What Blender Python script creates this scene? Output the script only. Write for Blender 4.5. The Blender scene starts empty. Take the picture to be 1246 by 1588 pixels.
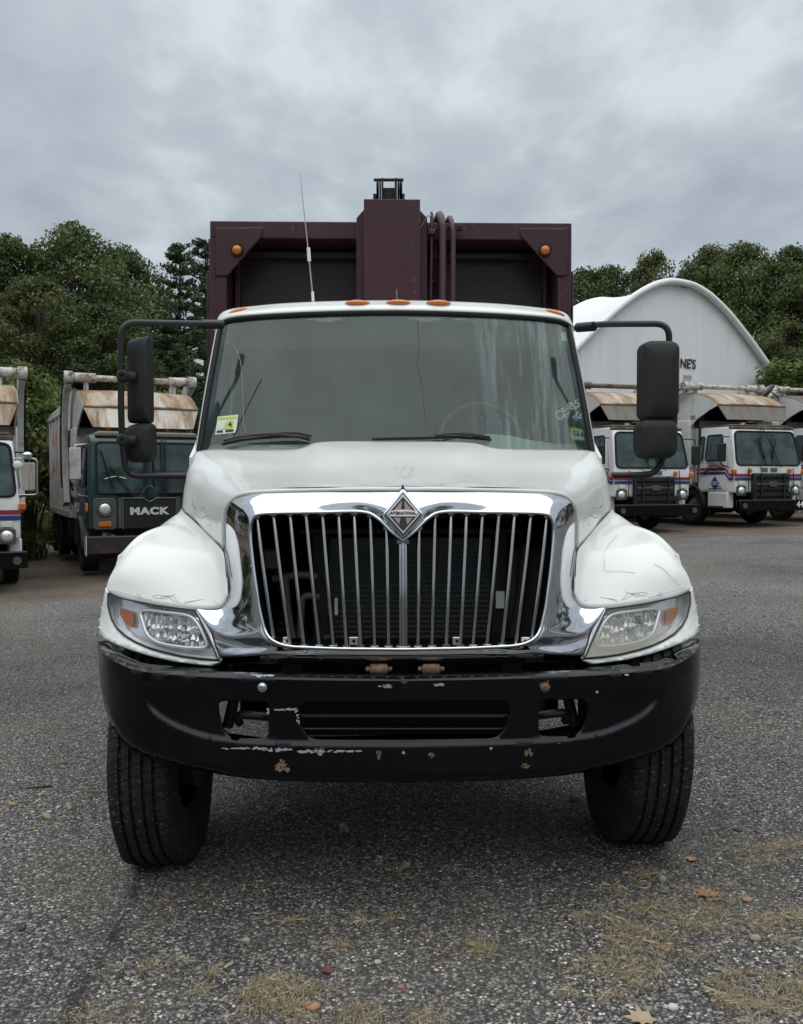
import bpy, bmesh, math, random
import numpy as np
from mathutils import Vector, Matrix, geometry, noise as mnoise

random.seed(7)
rng = np.random.default_rng(7)
PI = math.pi
R = math.radians
SC = bpy.context.scene
COL = SC.collection

# ------------------------------------------------------------------ camera
F_PX, IMG_W, IMG_H = 1400.0, 1246.0, 1588.0     # focal length in pixels of the photograph
CAM = Vector((0.0, -3.16, 1.58))
PITCH = math.atan(49.0 / F_PX)
cam_data = bpy.data.cameras.new("camera")
cam_data.sensor_fit = 'VERTICAL'
cam_data.sensor_height = 36.0
cam_data.lens = 36.0 * F_PX / IMG_H
cam_data.clip_start = 0.05
cam_data.clip_end = 3000
cam = bpy.data.objects.new("camera", cam_data)
COL.objects.link(cam)
cam.location = CAM
cam.rotation_euler = (PI / 2 - PITCH, 0, 0)
SC.camera = cam

# ------------------------------------------------------------------ node helper
class G:
    def __init__(self, nt):
        self.nt = nt
    def n(self, kind, props=None, **ins):
        nd = self.nt.nodes.new(kind)
        for k, v in (props or {}).items():
            setattr(nd, k, v)
        for k, v in ins.items():
            if k[0] == 'i' and k[1:].isdigit():
                s = nd.inputs[int(k[1:])]
            else:
                s = nd.inputs[k.replace('_', ' ')]
            if isinstance(v, bpy.types.NodeSocket):
                self.nt.links.new(v, s)
            elif isinstance(v, bpy.types.Node):
                self.nt.links.new(v.outputs[0], s)
            else:
                if s.type == 'RGBA' and len(v) == 3:
                    v = (*v, 1)
                s.default_value = v
        return nd
    def link(self, a, b):
        self.nt.links.new(a, b)
    def math(self, op, a, b=0.0, clamp=False):
        return self.n('ShaderNodeMath', {'operation': op, 'use_clamp': clamp}, i0=a, i1=b).outputs[0]
    def mix(self, f, a, b, blend='MIX'):
        nd = self.n('ShaderNodeMix', {'data_type': 'RGBA', 'blend_type': blend}, i0=f, i6=a, i7=b)
        return nd.outputs[2]
    def ramp(self, f, *stops, interp='LINEAR'):
        nd = self.n('ShaderNodeValToRGB', i0=f)
        cr = nd.color_ramp
        cr.interpolation = interp
        while len(cr.elements) < len(stops):
            cr.elements.new(0.5)
        for e, (p, c) in zip(cr.elements, stops):
            e.position = p
            e.color = (*c, 1) if isinstance(c, (tuple, list)) else (c, c, c, 1)
        return nd.outputs[0]
    def noise(self, vec, scale, detail=4.0, rough=0.55, dist=0.0):
        nd = self.n('ShaderNodeTexNoise', Scale=scale, Detail=detail, Roughness=rough, Distortion=dist)
        if vec is not None:
            self.link(vec, nd.inputs['Vector'])
        return nd.outputs[0]
    def scaled(self, vec, s, loc=(0, 0, 0)):
        return self.n('ShaderNodeMapping', Vector=vec, Scale=s, Location=loc).outputs[0]

# ------------------------------------------------------------------ sky: thick broken overcast
SUN_EL, SUN_AZ = R(82), R(172)      # the brightest part of the cloud cover is high overhead, a little behind the viewer
world = bpy.data.worlds.new("World")
SC.world = world
world.use_nodes = True
wt = world.node_tree
wt.nodes.clear()
g = G(wt)
tc = g.n('ShaderNodeTexCoord')
sep = g.n('ShaderNodeSeparateXYZ', i0=tc.outputs['Generated'])
zc = g.math('ADD', g.math('MAXIMUM', sep.outputs[2], 0.0), 0.16)
cv = g.n('ShaderNodeCombineXYZ', i0=g.math('DIVIDE', sep.outputs[0], zc), i1=g.math('DIVIDE', sep.outputs[1], zc), i2=0.0).outputs[0]
big = g.noise(g.scaled(cv, (1.0, 0.85, 1.0), (2.3, 0.4, 0)), 0.85, 3.0, 0.5, 0.2)
mid = g.noise(g.scaled(cv, (1.0, 0.75, 1.0), (5.1, 3.2, 0)), 2.4, 6.0, 0.52, 0.3)
fine = g.noise(g.scaled(cv, (1.0, 0.7, 1.0), (1.7, 8.2, 0)), 7.0, 5.0, 0.55)
dens = g.math('ADD', g.math('ADD', g.math('MULTIPLY', big, 0.28), g.math('MULTIPLY', mid, 0.48)), g.math('MULTIPLY', fine, 0.24))
cloud = g.ramp(dens, (0.35, (0.25, 0.288, 0.322)), (0.44, (0.295, 0.336, 0.374)), (0.53, (0.345, 0.388, 0.425)), (0.62, (0.46, 0.50, 0.528)))
# an overcast sky is brighter towards the zenith than at the horizon
grad = g.math('ADD', g.math('MULTIPLY', g.math('POWER', g.math('MAXIMUM', sep.outputs[2], 0.0), 2.0), 0.80), 0.96)
cloud = g.n('ShaderNodeVectorMath', {'operation': 'SCALE'}, i0=cloud, Scale=grad).outputs[0]
skyt = g.n('ShaderNodeTexSky', {'sky_type': 'NISHITA', 'sun_disc': False, 'sun_elevation': SUN_EL, 'sun_rotation': SUN_AZ,
                               'air_density': 1.0, 'dust_density': 3.0, 'ozone_density': 1.0})
skyd = g.n('ShaderNodeVectorMath', {'operation': 'SCALE'}, i0=skyt.outputs[0], Scale=0.08).outputs[0]
col = g.mix(0.93, skyd, cloud)
bg = g.n('ShaderNodeBackground', Color=col, Strength=1.0)
wo = g.n('ShaderNodeOutputWorld', Surface=bg)

sun_data = bpy.data.lights.new("sun", 'SUN')
sun_data.energy = 1.5
sun_data.angle = R(100)
sun_data.color = (1.0, 0.97, 0.93)
sun = bpy.data.objects.new("sun", sun_data)
COL.objects.link(sun)
sun_dir = Vector((math.sin(SUN_AZ) * math.cos(SUN_EL), math.cos(SUN_AZ) * math.cos(SUN_EL), math.sin(SUN_EL)))
sun.rotation_euler = sun_dir.to_track_quat('Z', 'Y').to_euler()

SC.view_settings.view_transform = 'Standard'
SC.view_settings.look = 'None'
SC.view_settings.exposure = 0.5
SC.view_settings.gamma = 1.0
SC.view_settings.use_curve_mapping = False
SC.render.engine = 'CYCLES'
SC.cycles.max_bounces = 8
SC.cycles.diffuse_bounces = 3
SC.cycles.glossy_bounces = 4
SC.cycles.transmission_bounces = 6
SC.cycles.transparent_max_bounces = 12
SC.cycles.use_denoising = True

# ------------------------------------------------------------------ measuring: photograph pixel -> place
def ray(px, py):
    dx, dy = (px - IMG_W / 2) / F_PX, (IMG_H / 2 - py) / F_PX
    return Vector((dx, math.cos(PITCH) + dy * math.sin(PITCH), -math.sin(PITCH) + dy * math.cos(PITCH)))

def at(px, py, y):
    """world point on the plane of distance y that was measured at this pixel"""
    d = ray(px, py)
    return CAM + d * ((y - CAM.y) / d.y)

def sstep(a, b, x):
    t = min(1.0, max(0.0, (x - a) / (b - a)))
    return t * t * (3 - 2 * t)

def ground_z(x, y):
    z = 0.037 * 14 * math.tanh(x / 14)
    z -= 0.13 * sstep(4, 14, y) * sstep(1, 6, -x)
    return z

def on_ground(px, py):
    d = ray(px, py)
    t = 3.0
    for _ in range(40):
        p = CAM + d * t
        t = (ground_z(p.x, p.y) - CAM.z) / d.z
    return CAM + d * t

# ------------------------------------------------------------------ mesh helpers
class MB:
    def __init__(self):
        self.v, self.f = [], []
    def add(self, vs, fs):
        o = len(self.v)
        self.v += [tuple(p) for p in vs]
        self.f += [tuple(i + o for i in f) for f in fs]
        return self
    def box(self, c, s, rot=None):
        x, y, z = s[0] / 2, s[1] / 2, s[2] / 2
        vs = [Vector(p) for p in ((-x, -y, -z), (x, -y, -z), (x, y, -z), (-x, y, -z), (-x, -y, z), (x, -y, z), (x, y, z), (-x, y, z))]
        if rot is not None:
            vs = [rot @ p for p in vs]
        c = Vector(c)
        return self.add([p + c for p in vs], [(0, 3, 2, 1), (4, 5, 6, 7), (0, 1, 5, 4), (1, 2, 6, 5), (2, 3, 7, 6), (3, 0, 4, 7)])
    def bb(self, x0, x1, y0, y1, z0, z1):
        return self.box(((x0 + x1) / 2, (y0 + y1) / 2, (z0 + z1) / 2), (abs(x1 - x0), abs(y1 - y0), abs(z1 - z0)))
    def tube(self, pts, r, n=10, caps=True):
        pts = [Vector(p) for p in pts]
        rs = r if isinstance(r, (list, tuple)) else [r] * len(pts)
        t0 = (pts[1] - pts[0]).normalized()
        up = Vector((0, 0, 1)) if abs(t0.z) < 0.9 else Vector((1, 0, 0))
        a = t0.cross(up).normalized()
        vs, fs = [], []
        for i, p in enumerate(pts):
            if i == 0:
                t = t0
            elif i == len(pts) - 1:
                t = (pts[i] - pts[i - 1]).normalized()
            else:
                t = ((pts[i] - pts[i - 1]).normalized() + (pts[i + 1] - pts[i]).normalized())
                t = t.normalized() if t.length > 1e-6 else (pts[i] - pts[i - 1]).normalized()
            a = (a - t * a.dot(t)).normalized()
            b = t.cross(a)
            for k in range(n):
                an = 2 * PI * k / n
                vs.append(p + (a * math.cos(an) + b * math.sin(an)) * rs[i])
        for i in range(len(pts) - 1):
            for k in range(n):
                k2 = (k + 1) % n
                fs.append((i * n + k, i * n + k2, (i + 1) * n + k2, (i + 1) * n + k))
        if caps:
            fs.append(tuple(range(n - 1, -1, -1)))
            e = (len(pts) - 1) * n
            fs.append(tuple(e + k for k in range(n)))
        return self.add(vs, fs)
    def lathe(self, prof, o, axis, n=24, closed=False):
        """prof: list of (radius, along)"""
        axis = Vector(axis).normalized()
        u = axis.orthogonal().normalized()
        w = axis.cross(u)
        o = Vector(o)
        vs, fs = [], []
        m = len(prof)
        for k in range(n):
            an = 2 * PI * k / n
            d = u * math.cos(an) + w * math.sin(an)
            for r, h in prof:
                vs.append(o + axis * h + d * r)
        for k in range(n):
            k2 = (k + 1) % n
            for i in range(m - 1 if not closed else m):
                j = (i + 1) % m
                fs.append((k * m + i, k2 * m + i, k2 * m + j, k * m + j))
        return self.add(vs, fs)
    def prism(self, poly, o, A, B, N, t0, t1):
        """polygon in the plane (A,B), pushed along N from t0 to t1"""
        o, A, B, N = Vector(o), Vector(A), Vector(B), Vector(N)
        n = len(poly)
        vs = [o + A * a + B * b + N * t0 for a, b in poly] + [o + A * a + B * b + N * t1 for a, b in poly]
        fs = [tuple(range(n)), tuple(range(2 * n - 1, n - 1, -1))]
        fs += [(i, i + n, (i + 1) % n + n, (i + 1) % n) for i in range(n)]
        return self.add(vs, fs)
    def ball(self, c, rx, ry=None, rz=None, nu=16, nv=10):
        ry, rz = ry or rx, rz or rx
        c = Vector(c)
        vs = [c + Vector((0, 0, -rz))]
        for j in range(1, nv):
            ph = -PI / 2 + PI * j / nv
            for i in range(nu):
                th = 2 * PI * i / nu
                vs.append(c + Vector((rx * math.cos(ph) * math.cos(th), ry * math.cos(ph) * math.sin(th), rz * math.sin(ph))))
        vs.append(c + Vector((0, 0, rz)))
        fs = [(0, 1 + (i + 1) % nu, 1 + i) for i in range(nu)]
        for j in range(nv - 2):
            for i in range(nu):
                a, b = 1 + j * nu + i, 1 + j * nu + (i + 1) % nu
                fs.append((a, b, b + nu, a + nu))
        L = len(vs) - 1
        s = 1 + (nv - 2) * nu
        fs += [(s + i, s + (i + 1) % nu, L) for i in range(nu)]
        return self.add(vs, fs)
    def grid(self, rows):
        nr, nc = len(rows), len(rows[0])
        vs = [p for r in rows for p in r]
        fs = [(i * nc + j, i * nc + j + 1, (i + 1) * nc + j + 1, (i + 1) * nc + j) for i in range(nr - 1) for j in range(nc - 1)]
        return self.add(vs, fs)
    def mesh(self, name):
        me = bpy.data.meshes.new(name)
        me.from_pydata(self.v, [], self.f)
        me.update()
        return me
    def build(self, name, mat, parent=None, smooth=None, bevel=None, seg=2, fix=True, weld=None, solid=None, offset=-1.0, mirror=False):
        me = self.mesh(name)
        if fix or weld:
            bm = bmesh.new()
            bm.from_mesh(me)
            if weld:
                bmesh.ops.remove_doubles(bm, verts=bm.verts, dist=weld)
            bmesh.ops.recalc_face_normals(bm, faces=bm.faces)
            bm.to_mesh(me)
            bm.free()
        return link(name, me, mat, parent, smooth, bevel, seg, solid, offset)

def link(name, me, mat, parent=None, smooth=None, bevel=None, seg=2, solid=None, offset=-1.0):
    if mat is not None and not me.materials:
        me.materials.append(mat)
    if smooth is not None:
        me.shade_smooth()
        if smooth < 179:
            me.set_sharp_from_angle(angle=R(smooth))
    o = bpy.data.objects.new(name, me)
    COL.objects.link(o)
    if parent is not None:
        o.parent = parent
    if solid:
        md = o.modifiers.new("solid", 'SOLIDIFY')
        md.thickness = solid
        md.offset = offset
    if bevel:
        md = o.modifiers.new("bevel", 'BEVEL')
        md.width = bevel
        md.segments = seg
        md.limit_method = 'ANGLE'
        md.angle_limit = R(40)
        if smooth is None:
            me.shade_smooth()
            me.set_sharp_from_angle(angle=R(50))
    return o

def thing(name, label, cat, loc=(0, 0, 0), rz=0.0, group=None):
    o = bpy.data.objects.new(name, None)
    o.empty_display_size = 0.2
    COL.objects.link(o)
    o.location = loc
    o.rotation_euler = (0, 0, rz)
    return tag(o, label, cat, group)

def tag(o, label=None, cat=None, group=None, kind=None):
    for k, v in (('label', label), ('category', cat), ('group', group), ('kind', kind)):
        if v:
            o[k] = v
    return o

def sub(name, parent):
    """an Empty for a part that has only sub-parts"""
    o = bpy.data.objects.new(name, None)
    o.empty_display_size = 0.1
    COL.objects.link(o)
    o.parent = parent
    return o

def copy_tree(o, parent=None):
    c = o.copy()
    COL.objects.link(c)
    c.parent = parent
    for ch in list(o.children):
        copy_tree(ch, c)
    return c

def rpoly(w, h, r, n=5, cx=0.0, cy=0.0):
    """rounded rectangle outline"""
    pts = []
    for sx, sy, a0 in ((1, 1, 0), (-1, 1, 90), (-1, -1, 180), (1, -1, 270)):
        for k in range(n + 1):
            a = R(a0 + 90 * k / n)
            pts.append((cx + sx * (w / 2 - r) + r * math.cos(a), cy + sy * (h / 2 - r) + r * math.sin(a)))
    return pts

def smooth_line(pts, n=6, closed=False):
    """Catmull-Rom through the points"""
    P = [Vector(p) for p in pts]
    m = len(P)
    out = []
    rngi = range(m if closed else m - 1)
    for i in rngi:
        p1, p2 = P[i], P[(i + 1) % m]
        p0 = P[i - 1] if (i > 0 or closed) else p1 * 2 - p2
        p3 = P[(i + 2) % m] if (i + 2 < m or closed) else p2 * 2 - p1
        for k in range(n):
            t = k / n
            out.append(0.5 * ((2 * p1) + (p2 - p0) * t + (2 * p0 - 5 * p1 + 4 * p2 - p3) * t * t + (3 * p1 - p0 - 3 * p2 + p3) * t ** 3))
    if not closed:
        out.append(P[-1])
    return out

def fillet(pts, r, n=6):
    """polyline with rounded corners"""
    P = [Vector(p) for p in pts]
    out = [P[0]]
    for i in range(1, len(P) - 1):
        a, b, c = P[i - 1], P[i], P[i + 1]
        u, w = (a - b), (c - b)
        rr = min(r, u.length * 0.49, w.length * 0.49)
        p, q = b + u.normalized() * rr, b + w.normalized() * rr
        for k in range(n + 1):
            t = k / n
            out.append(p * (1 - t) ** 2 + b * 2 * t * (1 - t) + q * t * t)
    out.append(P[-1])
    return out

def spline_grid(rows, nu, nv):
    """interpolating refinement of a grid of control points"""
    rr = [smooth_line(r, nu) for r in rows]
    cols = [smooth_line([r[j] for r in rr], nv) for j in range(len(rr[0]))]
    return [[c[i] for c in cols] for i in range(len(cols[0]))]

def tps(ctrl):
    """thin-plate depth field through (u, v, value) samples"""
    C = np.array(ctrl, float)
    P, val = C[:, :2] / 100.0, C[:, 2]
    n = len(P)
    d2 = ((P[:, None] - P[None]) ** 2).sum(-1)
    K = np.where(d2 > 0, 0.5 * d2 * np.log(d2 + 1e-12), 0)
    A = np.zeros((n + 3, n + 3))
    A[:n, :n] = K + 1e-6 * np.eye(n)
    A[:n, n] = 1
    A[:n, n + 1:] = P
    A[n, :n] = 1
    A[n + 1:, :n] = P.T
    w = np.linalg.solve(A, np.concatenate([val, [0, 0, 0]]))
    def fn(u, v):
        q = np.array((u, v)) / 100.0
        e = ((P - q) ** 2).sum(-1)
        k = np.where(e > 0, 0.5 * e * np.log(e + 1e-12), 0)
        return float(k @ w[:n] + w[n] + w[n + 1] * q[0] + w[n + 2] * q[1])
    return fn

def inside(p, poly):
    x, y = p
    c = False
    n = len(poly)
    for i in range(n):
        x1, y1 = poly[i][0], poly[i][1]
        x2, y2 = poly[(i + 1) % n][0], poly[(i + 1) % n][1]
        if (y1 > y) != (y2 > y) and x < (x2 - x1) * (y - y1) / (y2 - y1) + x1:
            c = not c
    return c

def resample(poly, step, closed=True):
    out = []
    n = len(poly)
    for i in range(n if closed else n - 1):
        a, b = Vector(poly[i][:2]), Vector(poly[(i + 1) % n][:2])
        k = max(1, int(round((b - a).length / step)))
        out += [a + (b - a) * (j / k) for j in range(k)]
    if not closed:
        out.append(Vector(poly[-1][:2]))
    return out

def patch(outline, holes=(), step=8.0, lines=()):
    """triangulated 2-D patch with holes: returns points and triangles"""
    out = resample(outline, step)
    hs = [resample(h, step) for h in holes]
    pts, edges = [], []
    for loop in [out] + hs:
        o = len(pts)
        pts += loop
        edges += [(o + i, o + (i + 1) % len(loop)) for i in range(len(loop))]
    for ln in lines:
        o = len(pts)
        lr = resample(ln, step, False)
        pts += lr
        edges += [(o + i, o + i + 1) for i in range(len(lr) - 1)]
    B = np.array([(p[0], p[1]) for p in pts])
    xs, ys = [p[0] for p in out], [p[1] for p in out]
    y, row = min(ys) + step * 0.5, 0
    while y < max(ys):
        x = min(xs) + (0.5 if row % 2 else 0.0) * step
        while x < max(xs):
            if ((B - (x, y)) ** 2).sum(-1).min() > (0.55 * step) ** 2 and inside((x, y), out) and not any(inside((x, y), h) for h in hs):
                pts.append(Vector((x, y)))
            x += step
        y += step * 0.87
        row += 1
    r = geometry.delaunay_2d_cdt([Vector((p[0], p[1])) for p in pts], edges, [], 0, 1e-5)
    vs, fs = r[0], r[2]
    tri = []
    for f in fs:
        c = sum((vs[i] for i in f), Vector((0, 0))) / len(f)
        if inside(c, out) and not any(inside(c, h) for h in hs):
            tri.append(tuple(f))
    return vs, tri

def np_mesh(name, V, F, tone=None):
    """mesh from numpy arrays, with an optional number per face"""
    me = bpy.data.meshes.new(name)
    k = F.shape[1]
    me.vertices.add(len(V))
    me.vertices.foreach_set('co', V.astype(np.float32).ravel())
    me.loops.add(F.size)
    me.loops.foreach_set('vertex_index', F.astype(np.int32).ravel())
    me.polygons.add(len(F))
    me.polygons.foreach_set('loop_start', np.arange(0, F.size, k, dtype=np.int32))
    me.polygons.foreach_set('loop_total', np.full(len(F), k, dtype=np.int32))
    if tone is not None:
        a = me.attributes.new('tone', 'FLOAT', 'FACE')
        a.data.foreach_set('value', tone.astype(np.float32))
    me.update(calc_edges=True)
    me.validate()
    return me

def text_mesh(s, size=1.0, depth=0.02, spacing=1.0, align='CENTER', bold=0.0, shear=0.0):
    cu = bpy.data.curves.new('lettering', 'FONT')
    cu.body = s
    cu.size = size
    cu.extrude = depth / 2
    cu.align_x = align
    cu.align_y = 'CENTER'
    cu.space_character = spacing
    cu.offset = bold
    cu.shear = shear
    cu.resolution_u = 3
    o = bpy.data.objects.new('lettering', cu)
    COL.objects.link(o)
    bpy.context.view_layer.update()
    dg = bpy.context.evaluated_depsgraph_get()
    me = bpy.data.meshes.new_from_object(o.evaluated_get(dg))
    bpy.data.objects.remove(o)
    me.materials.clear()
    return me

def place_text(name, s, o, A, B, size, mat, parent, depth=0.004, spacing=1.0, bold=0.0, sx=1.0, shear=0.0):
    """flat lettering, text runs along A, letters stand along B"""
    me = text_mesh(s, size, depth, spacing, 'CENTER', bold, shear)
    A, B = Vector(A).normalized(), Vector(B).normalized()
    N = A.cross(B)
    for v in me.vertices:
        c = v.co.copy()
        v.co = Vector(o) + A * c.x * sx + B * c.y + N * c.z
    return link(name, me, mat, parent)

# ------------------------------------------------------------------ materials
def new_mat(name):
    m = bpy.data.materials.new(name)
    m.use_nodes = True
    m.node_tree.nodes.clear()
    return m, G(m.node_tree)

def M(name, base, rough=0.5, metal=0.0, spec=0.5, coat=0.0, var=None, dirt=None, bump=None, rvar=0.0, streak=None, emit=None):
    """painted or plain surface. var=(scale, colour, amount); dirt=(scale, colour, low, high); streak=(scale, colour, low, high) runs down;
    bump=(scale, strength, distance)"""
    m, g = new_mat(name)
    tc = g.n('ShaderNodeTexCoord').outputs['Object']
    c = g.n('ShaderNodeRGB')
    c.outputs[0].default_value = (*base, 1)
    c = c.outputs[0]
    if var:
        c = g.mix(g.math('MULTIPLY', g.noise(tc, var[0], 5, 0.6), var[2]), c, var[1])
    if streak:
        sv = g.scaled(tc, (1.0, 1.0, 0.06))
        f = g.ramp(g.noise(sv, streak[0], 6, 0.65), (streak[2], 0.0), (streak[3], 1.0))
        c = g.mix(f, c, streak[1])
    fd = None
    if dirt:
        fd = g.ramp(g.noise(tc, dirt[0], 8, 0.65), (dirt[2], 0.0), (dirt[3], 1.0))
        c = g.mix(fd, c, dirt[1])
    p = g.n('ShaderNodeBsdfPrincipled', Base_Color=c, Roughness=rough, Metallic=metal)
    p.inputs['Specular IOR Level'].default_value = spec
    if coat:
        p.inputs['Coat Weight'].default_value = coat
        p.inputs['Coat Roughness'].default_value = 0.04
    if rvar:
        r = g.math('ADD', g.math('MULTIPLY', g.noise(tc, 9.0, 6, 0.7), rvar), rough - rvar * 0.5, True)
        g.link(r, p.inputs['Roughness'])
    if bump:
        b = g.n('ShaderNodeBump', Strength=bump[1], Distance=bump[2], Height=g.noise(tc, bump[0], 6, 0.6))
        g.link(b.outputs[0], p.inputs['Normal'])
    if emit:
        p.inputs['Emission Color'].default_value = (*base, 1)
        p.inputs['Emission Strength'].default_value = emit
    g.n('ShaderNodeOutputMaterial', Surface=p)
    return m

def glass(name, tint, refl=0.0, film=0.0, film_col=(0.5, 0.52, 0.5), refl_streaks=False, gain=1.2):
    """thin pane: tinted see-through, mirror reflection by angle, and a film of dirt with reflections painted in"""
    m, g = new_mat(name)
    tc = g.n('ShaderNodeTexCoord').outputs['Object']
    tr = g.n('ShaderNodeBsdfTransparent', Color=tint)
    gl = g.n('ShaderNodeBsdfGlossy', Color=(0.92, 0.97, 0.97), Roughness=0.015)
    fr = g.n('ShaderNodeFresnel', IOR=1.55).outputs[0]
    fr = g.math('ADD', g.math('MULTIPLY', fr, gain), refl, True)
    s = g.n('ShaderNodeMixShader', i0=fr, i1=tr, i2=gl)
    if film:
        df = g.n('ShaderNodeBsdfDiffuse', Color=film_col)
        f = g.math('MULTIPLY', g.ramp(g.noise(tc, 2.6, 6, 0.6), (0.30, 0.15), (0.70, 1.9)), film)  # patchy dirt film; its strong contrast also paints in cloud reflections
        if refl_streaks:
            sv = g.scaled(tc, (1.0, 0.1, 0.05))  # pale streaks: reflections of the curved glass end, painted into the film
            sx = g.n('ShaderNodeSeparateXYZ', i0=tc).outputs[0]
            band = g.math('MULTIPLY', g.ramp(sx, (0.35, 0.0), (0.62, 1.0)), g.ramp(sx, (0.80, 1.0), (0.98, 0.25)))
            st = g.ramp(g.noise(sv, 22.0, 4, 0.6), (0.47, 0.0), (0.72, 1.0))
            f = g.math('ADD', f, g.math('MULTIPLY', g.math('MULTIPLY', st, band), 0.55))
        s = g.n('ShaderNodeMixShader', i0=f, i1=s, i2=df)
    g.n('ShaderNodeOutputMaterial', Surface=s)
    return m

def rusty(name, paint, c1, c2, lo, hi, scale=3.0, streaky=True):
    """sheet metal where rust has eaten through paint"""
    m, g = new_mat(name)
    tc = g.n('ShaderNodeTexCoord').outputs['Object']
    sv = g.scaled(tc, (1.0, 0.22, 0.22)) if streaky else tc
    f = g.ramp(g.noise(sv, scale, 8, 0.68, 0.2), (lo, 0.0), (hi, 1.0))
    rc = g.mix(g.ramp(g.noise(tc, scale * 4, 8, 0.7), (0.3, 0.0), (0.7, 1.0)), c1, c2)
    c = g.mix(f, paint, rc)
    c = g.mix(g.math('MULTIPLY', g.ramp(g.noise(tc, scale * 14, 3, 0.6), (0.62, 0.0), (0.7, 1.0)), 0.7), c, (0.05, 0.03, 0.02))
    p = g.n('ShaderNodeBsdfPrincipled', Base_Color=c, Roughness=g.math('ADD', g.math('MULTIPLY', f, 0.35), 0.45))
    b = g.n('ShaderNodeBump', Strength=0.35, Distance=0.01, Height=g.noise(tc, scale * 10, 6, 0.7))
    g.link(b.outputs[0], p.inputs['Normal'])
    g.n('ShaderNodeOutputMaterial', Surface=p)
    return m

def leaf_mat(name, dark, light, warm, trans=0.3):
    m, g = new_mat(name)
    t = g.n('ShaderNodeAttribute', {'attribute_name': 'tone'}).outputs['Fac']
    rnd = g.n('ShaderNodeObjectInfo').outputs['Random']         # each tree has its own green
    t = g.math('ADD', t, g.math('MULTIPLY', g.math('SUBTRACT', rnd, 0.5), 0.34), True)
    c = g.ramp(t, (0.0, dark), (0.7, light), (1.0, warm))
    c = g.mix(g.math('MULTIPLY', rnd, 0.22), c, (0.085, 0.085, 0.03))
    d = g.n('ShaderNodeBsdfPrincipled', Base_Color=c, Roughness=0.6)
    d.inputs['Specular IOR Level'].default_value = 0.25
    tr = g.n('ShaderNodeBsdfTranslucent', Color=g.mix(0.5, c, light))
    s = g.n('ShaderNodeMixShader', i0=trans, i1=d, i2=tr)
    g.n('ShaderNodeOutputMaterial', Surface=s)
    return m

MT = {}
MT['white'] = M('white_paint', (0.74, 0.755, 0.728), 0.22, spec=0.38, coat=0.32, var=(1.6, (0.70, 0.715, 0.67), 0.35), dirt=(7.0, (0.55, 0.55, 0.50), 0.64, 0.88), rvar=0.12)
MT['white_old'] = M('old_white_paint', (0.68, 0.69, 0.67), 0.4, var=(1.2, (0.45, 0.44, 0.41), 0.5), dirt=(4.0, (0.30, 0.26, 0.21), 0.56, 0.75), streak=(7.0, (0.36, 0.32, 0.27), 0.56, 0.8))
MT['white_cab'] = M('white_cab_paint', (0.80, 0.81, 0.81), 0.3, coat=0.3, var=(1.0, (0.58, 0.58, 0.57), 0.4), dirt=(5.0, (0.40, 0.36, 0.31), 0.63, 0.8))
MT['maroon'] = M('maroon_paint', (0.050, 0.0165, 0.022), 0.42, spec=0.4, var=(2.0, (0.062, 0.026, 0.033), 0.5), dirt=(6.0, (0.10, 0.08, 0.085), 0.66, 0.85), bump=(60, 0.08, 0.004), rvar=0.2, streak=(5.0, (0.075, 0.042, 0.046), 0.55, 0.8))
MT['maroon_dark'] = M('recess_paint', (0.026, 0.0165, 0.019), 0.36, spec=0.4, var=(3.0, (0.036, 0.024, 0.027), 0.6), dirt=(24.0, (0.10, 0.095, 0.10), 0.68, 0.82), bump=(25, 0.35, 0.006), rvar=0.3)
MT['black_paint'] = M('black_bumper_paint', (0.0010, 0.0014, 0.0028), 0.11, spec=0.22, coat=0.16, var=(2.5, (0.0025, 0.0032, 0.0058), 0.5), dirt=(6.0, (0.022, 0.023, 0.028), 0.68, 0.86), rvar=0.08)
MT['black_plastic'] = M('black_plastic', (0.013, 0.0135, 0.0145), 0.55, spec=0.35, var=(6, (0.025, 0.025, 0.027), 0.4), bump=(260, 0.12, 0.002))
MT['black_tube'] = M('black_tube_paint', (0.011, 0.011, 0.012), 0.42, dirt=(30, (0.14, 0.14, 0.14), 0.70, 0.78))
MT['rubber'] = M('tyre_rubber', (0.014, 0.0135, 0.013), 0.75, spec=0.25, var=(9, (0.045, 0.041, 0.036), 0.6), dirt=(70, (0.13, 0.12, 0.10), 0.60, 0.72), bump=(90, 0.6, 0.006))
MT['rubber_seal'] = M('rubber_seal', (0.008, 0.008, 0.009), 0.6, spec=0.3)
MT['steel_dark'] = M('dark_steel', (0.016, 0.015, 0.014), 0.6, metal=0.2, dirt=(9, (0.05, 0.032, 0.022), 0.5, 0.75))
MT['radiator'] = M('radiator_fins', (0.05, 0.049, 0.047), 0.6, dirt=(40, (0.16, 0.15, 0.14), 0.62, 0.75))
MT['grease'] = M('engine_bay_dirt', (0.028, 0.022, 0.018), 0.75, var=(5, (0.05, 0.035, 0.025), 0.6))
MT['alu'] = M('aluminium', (0.55, 0.55, 0.55), 0.35, metal=1.0, dirt=(12, (0.25, 0.24, 0.22), 0.55, 0.8))
MT['rim'] = M('painted_rim', (0.45, 0.44, 0.42), 0.5, dirt=(8, (0.14, 0.10, 0.07), 0.45, 0.7))
MT['amber'] = M('amber_lens', (0.62, 0.17, 0.012), 0.18, coat=0.5, var=(30, (0.45, 0.10, 0.008), 0.6))
MT['amber_dim'] = M('amber_reflector', (0.40, 0.10, 0.025), 0.3, var=(60, (0.62, 0.36, 0.18), 0.6), bump=(120, 0.3, 0.003))
MT['red_paint'] = M('red_stripe', (0.30, 0.022, 0.04), 0.4)
MT['blue_paint'] = M('blue_stripe', (0.025, 0.04, 0.22), 0.4)
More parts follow.
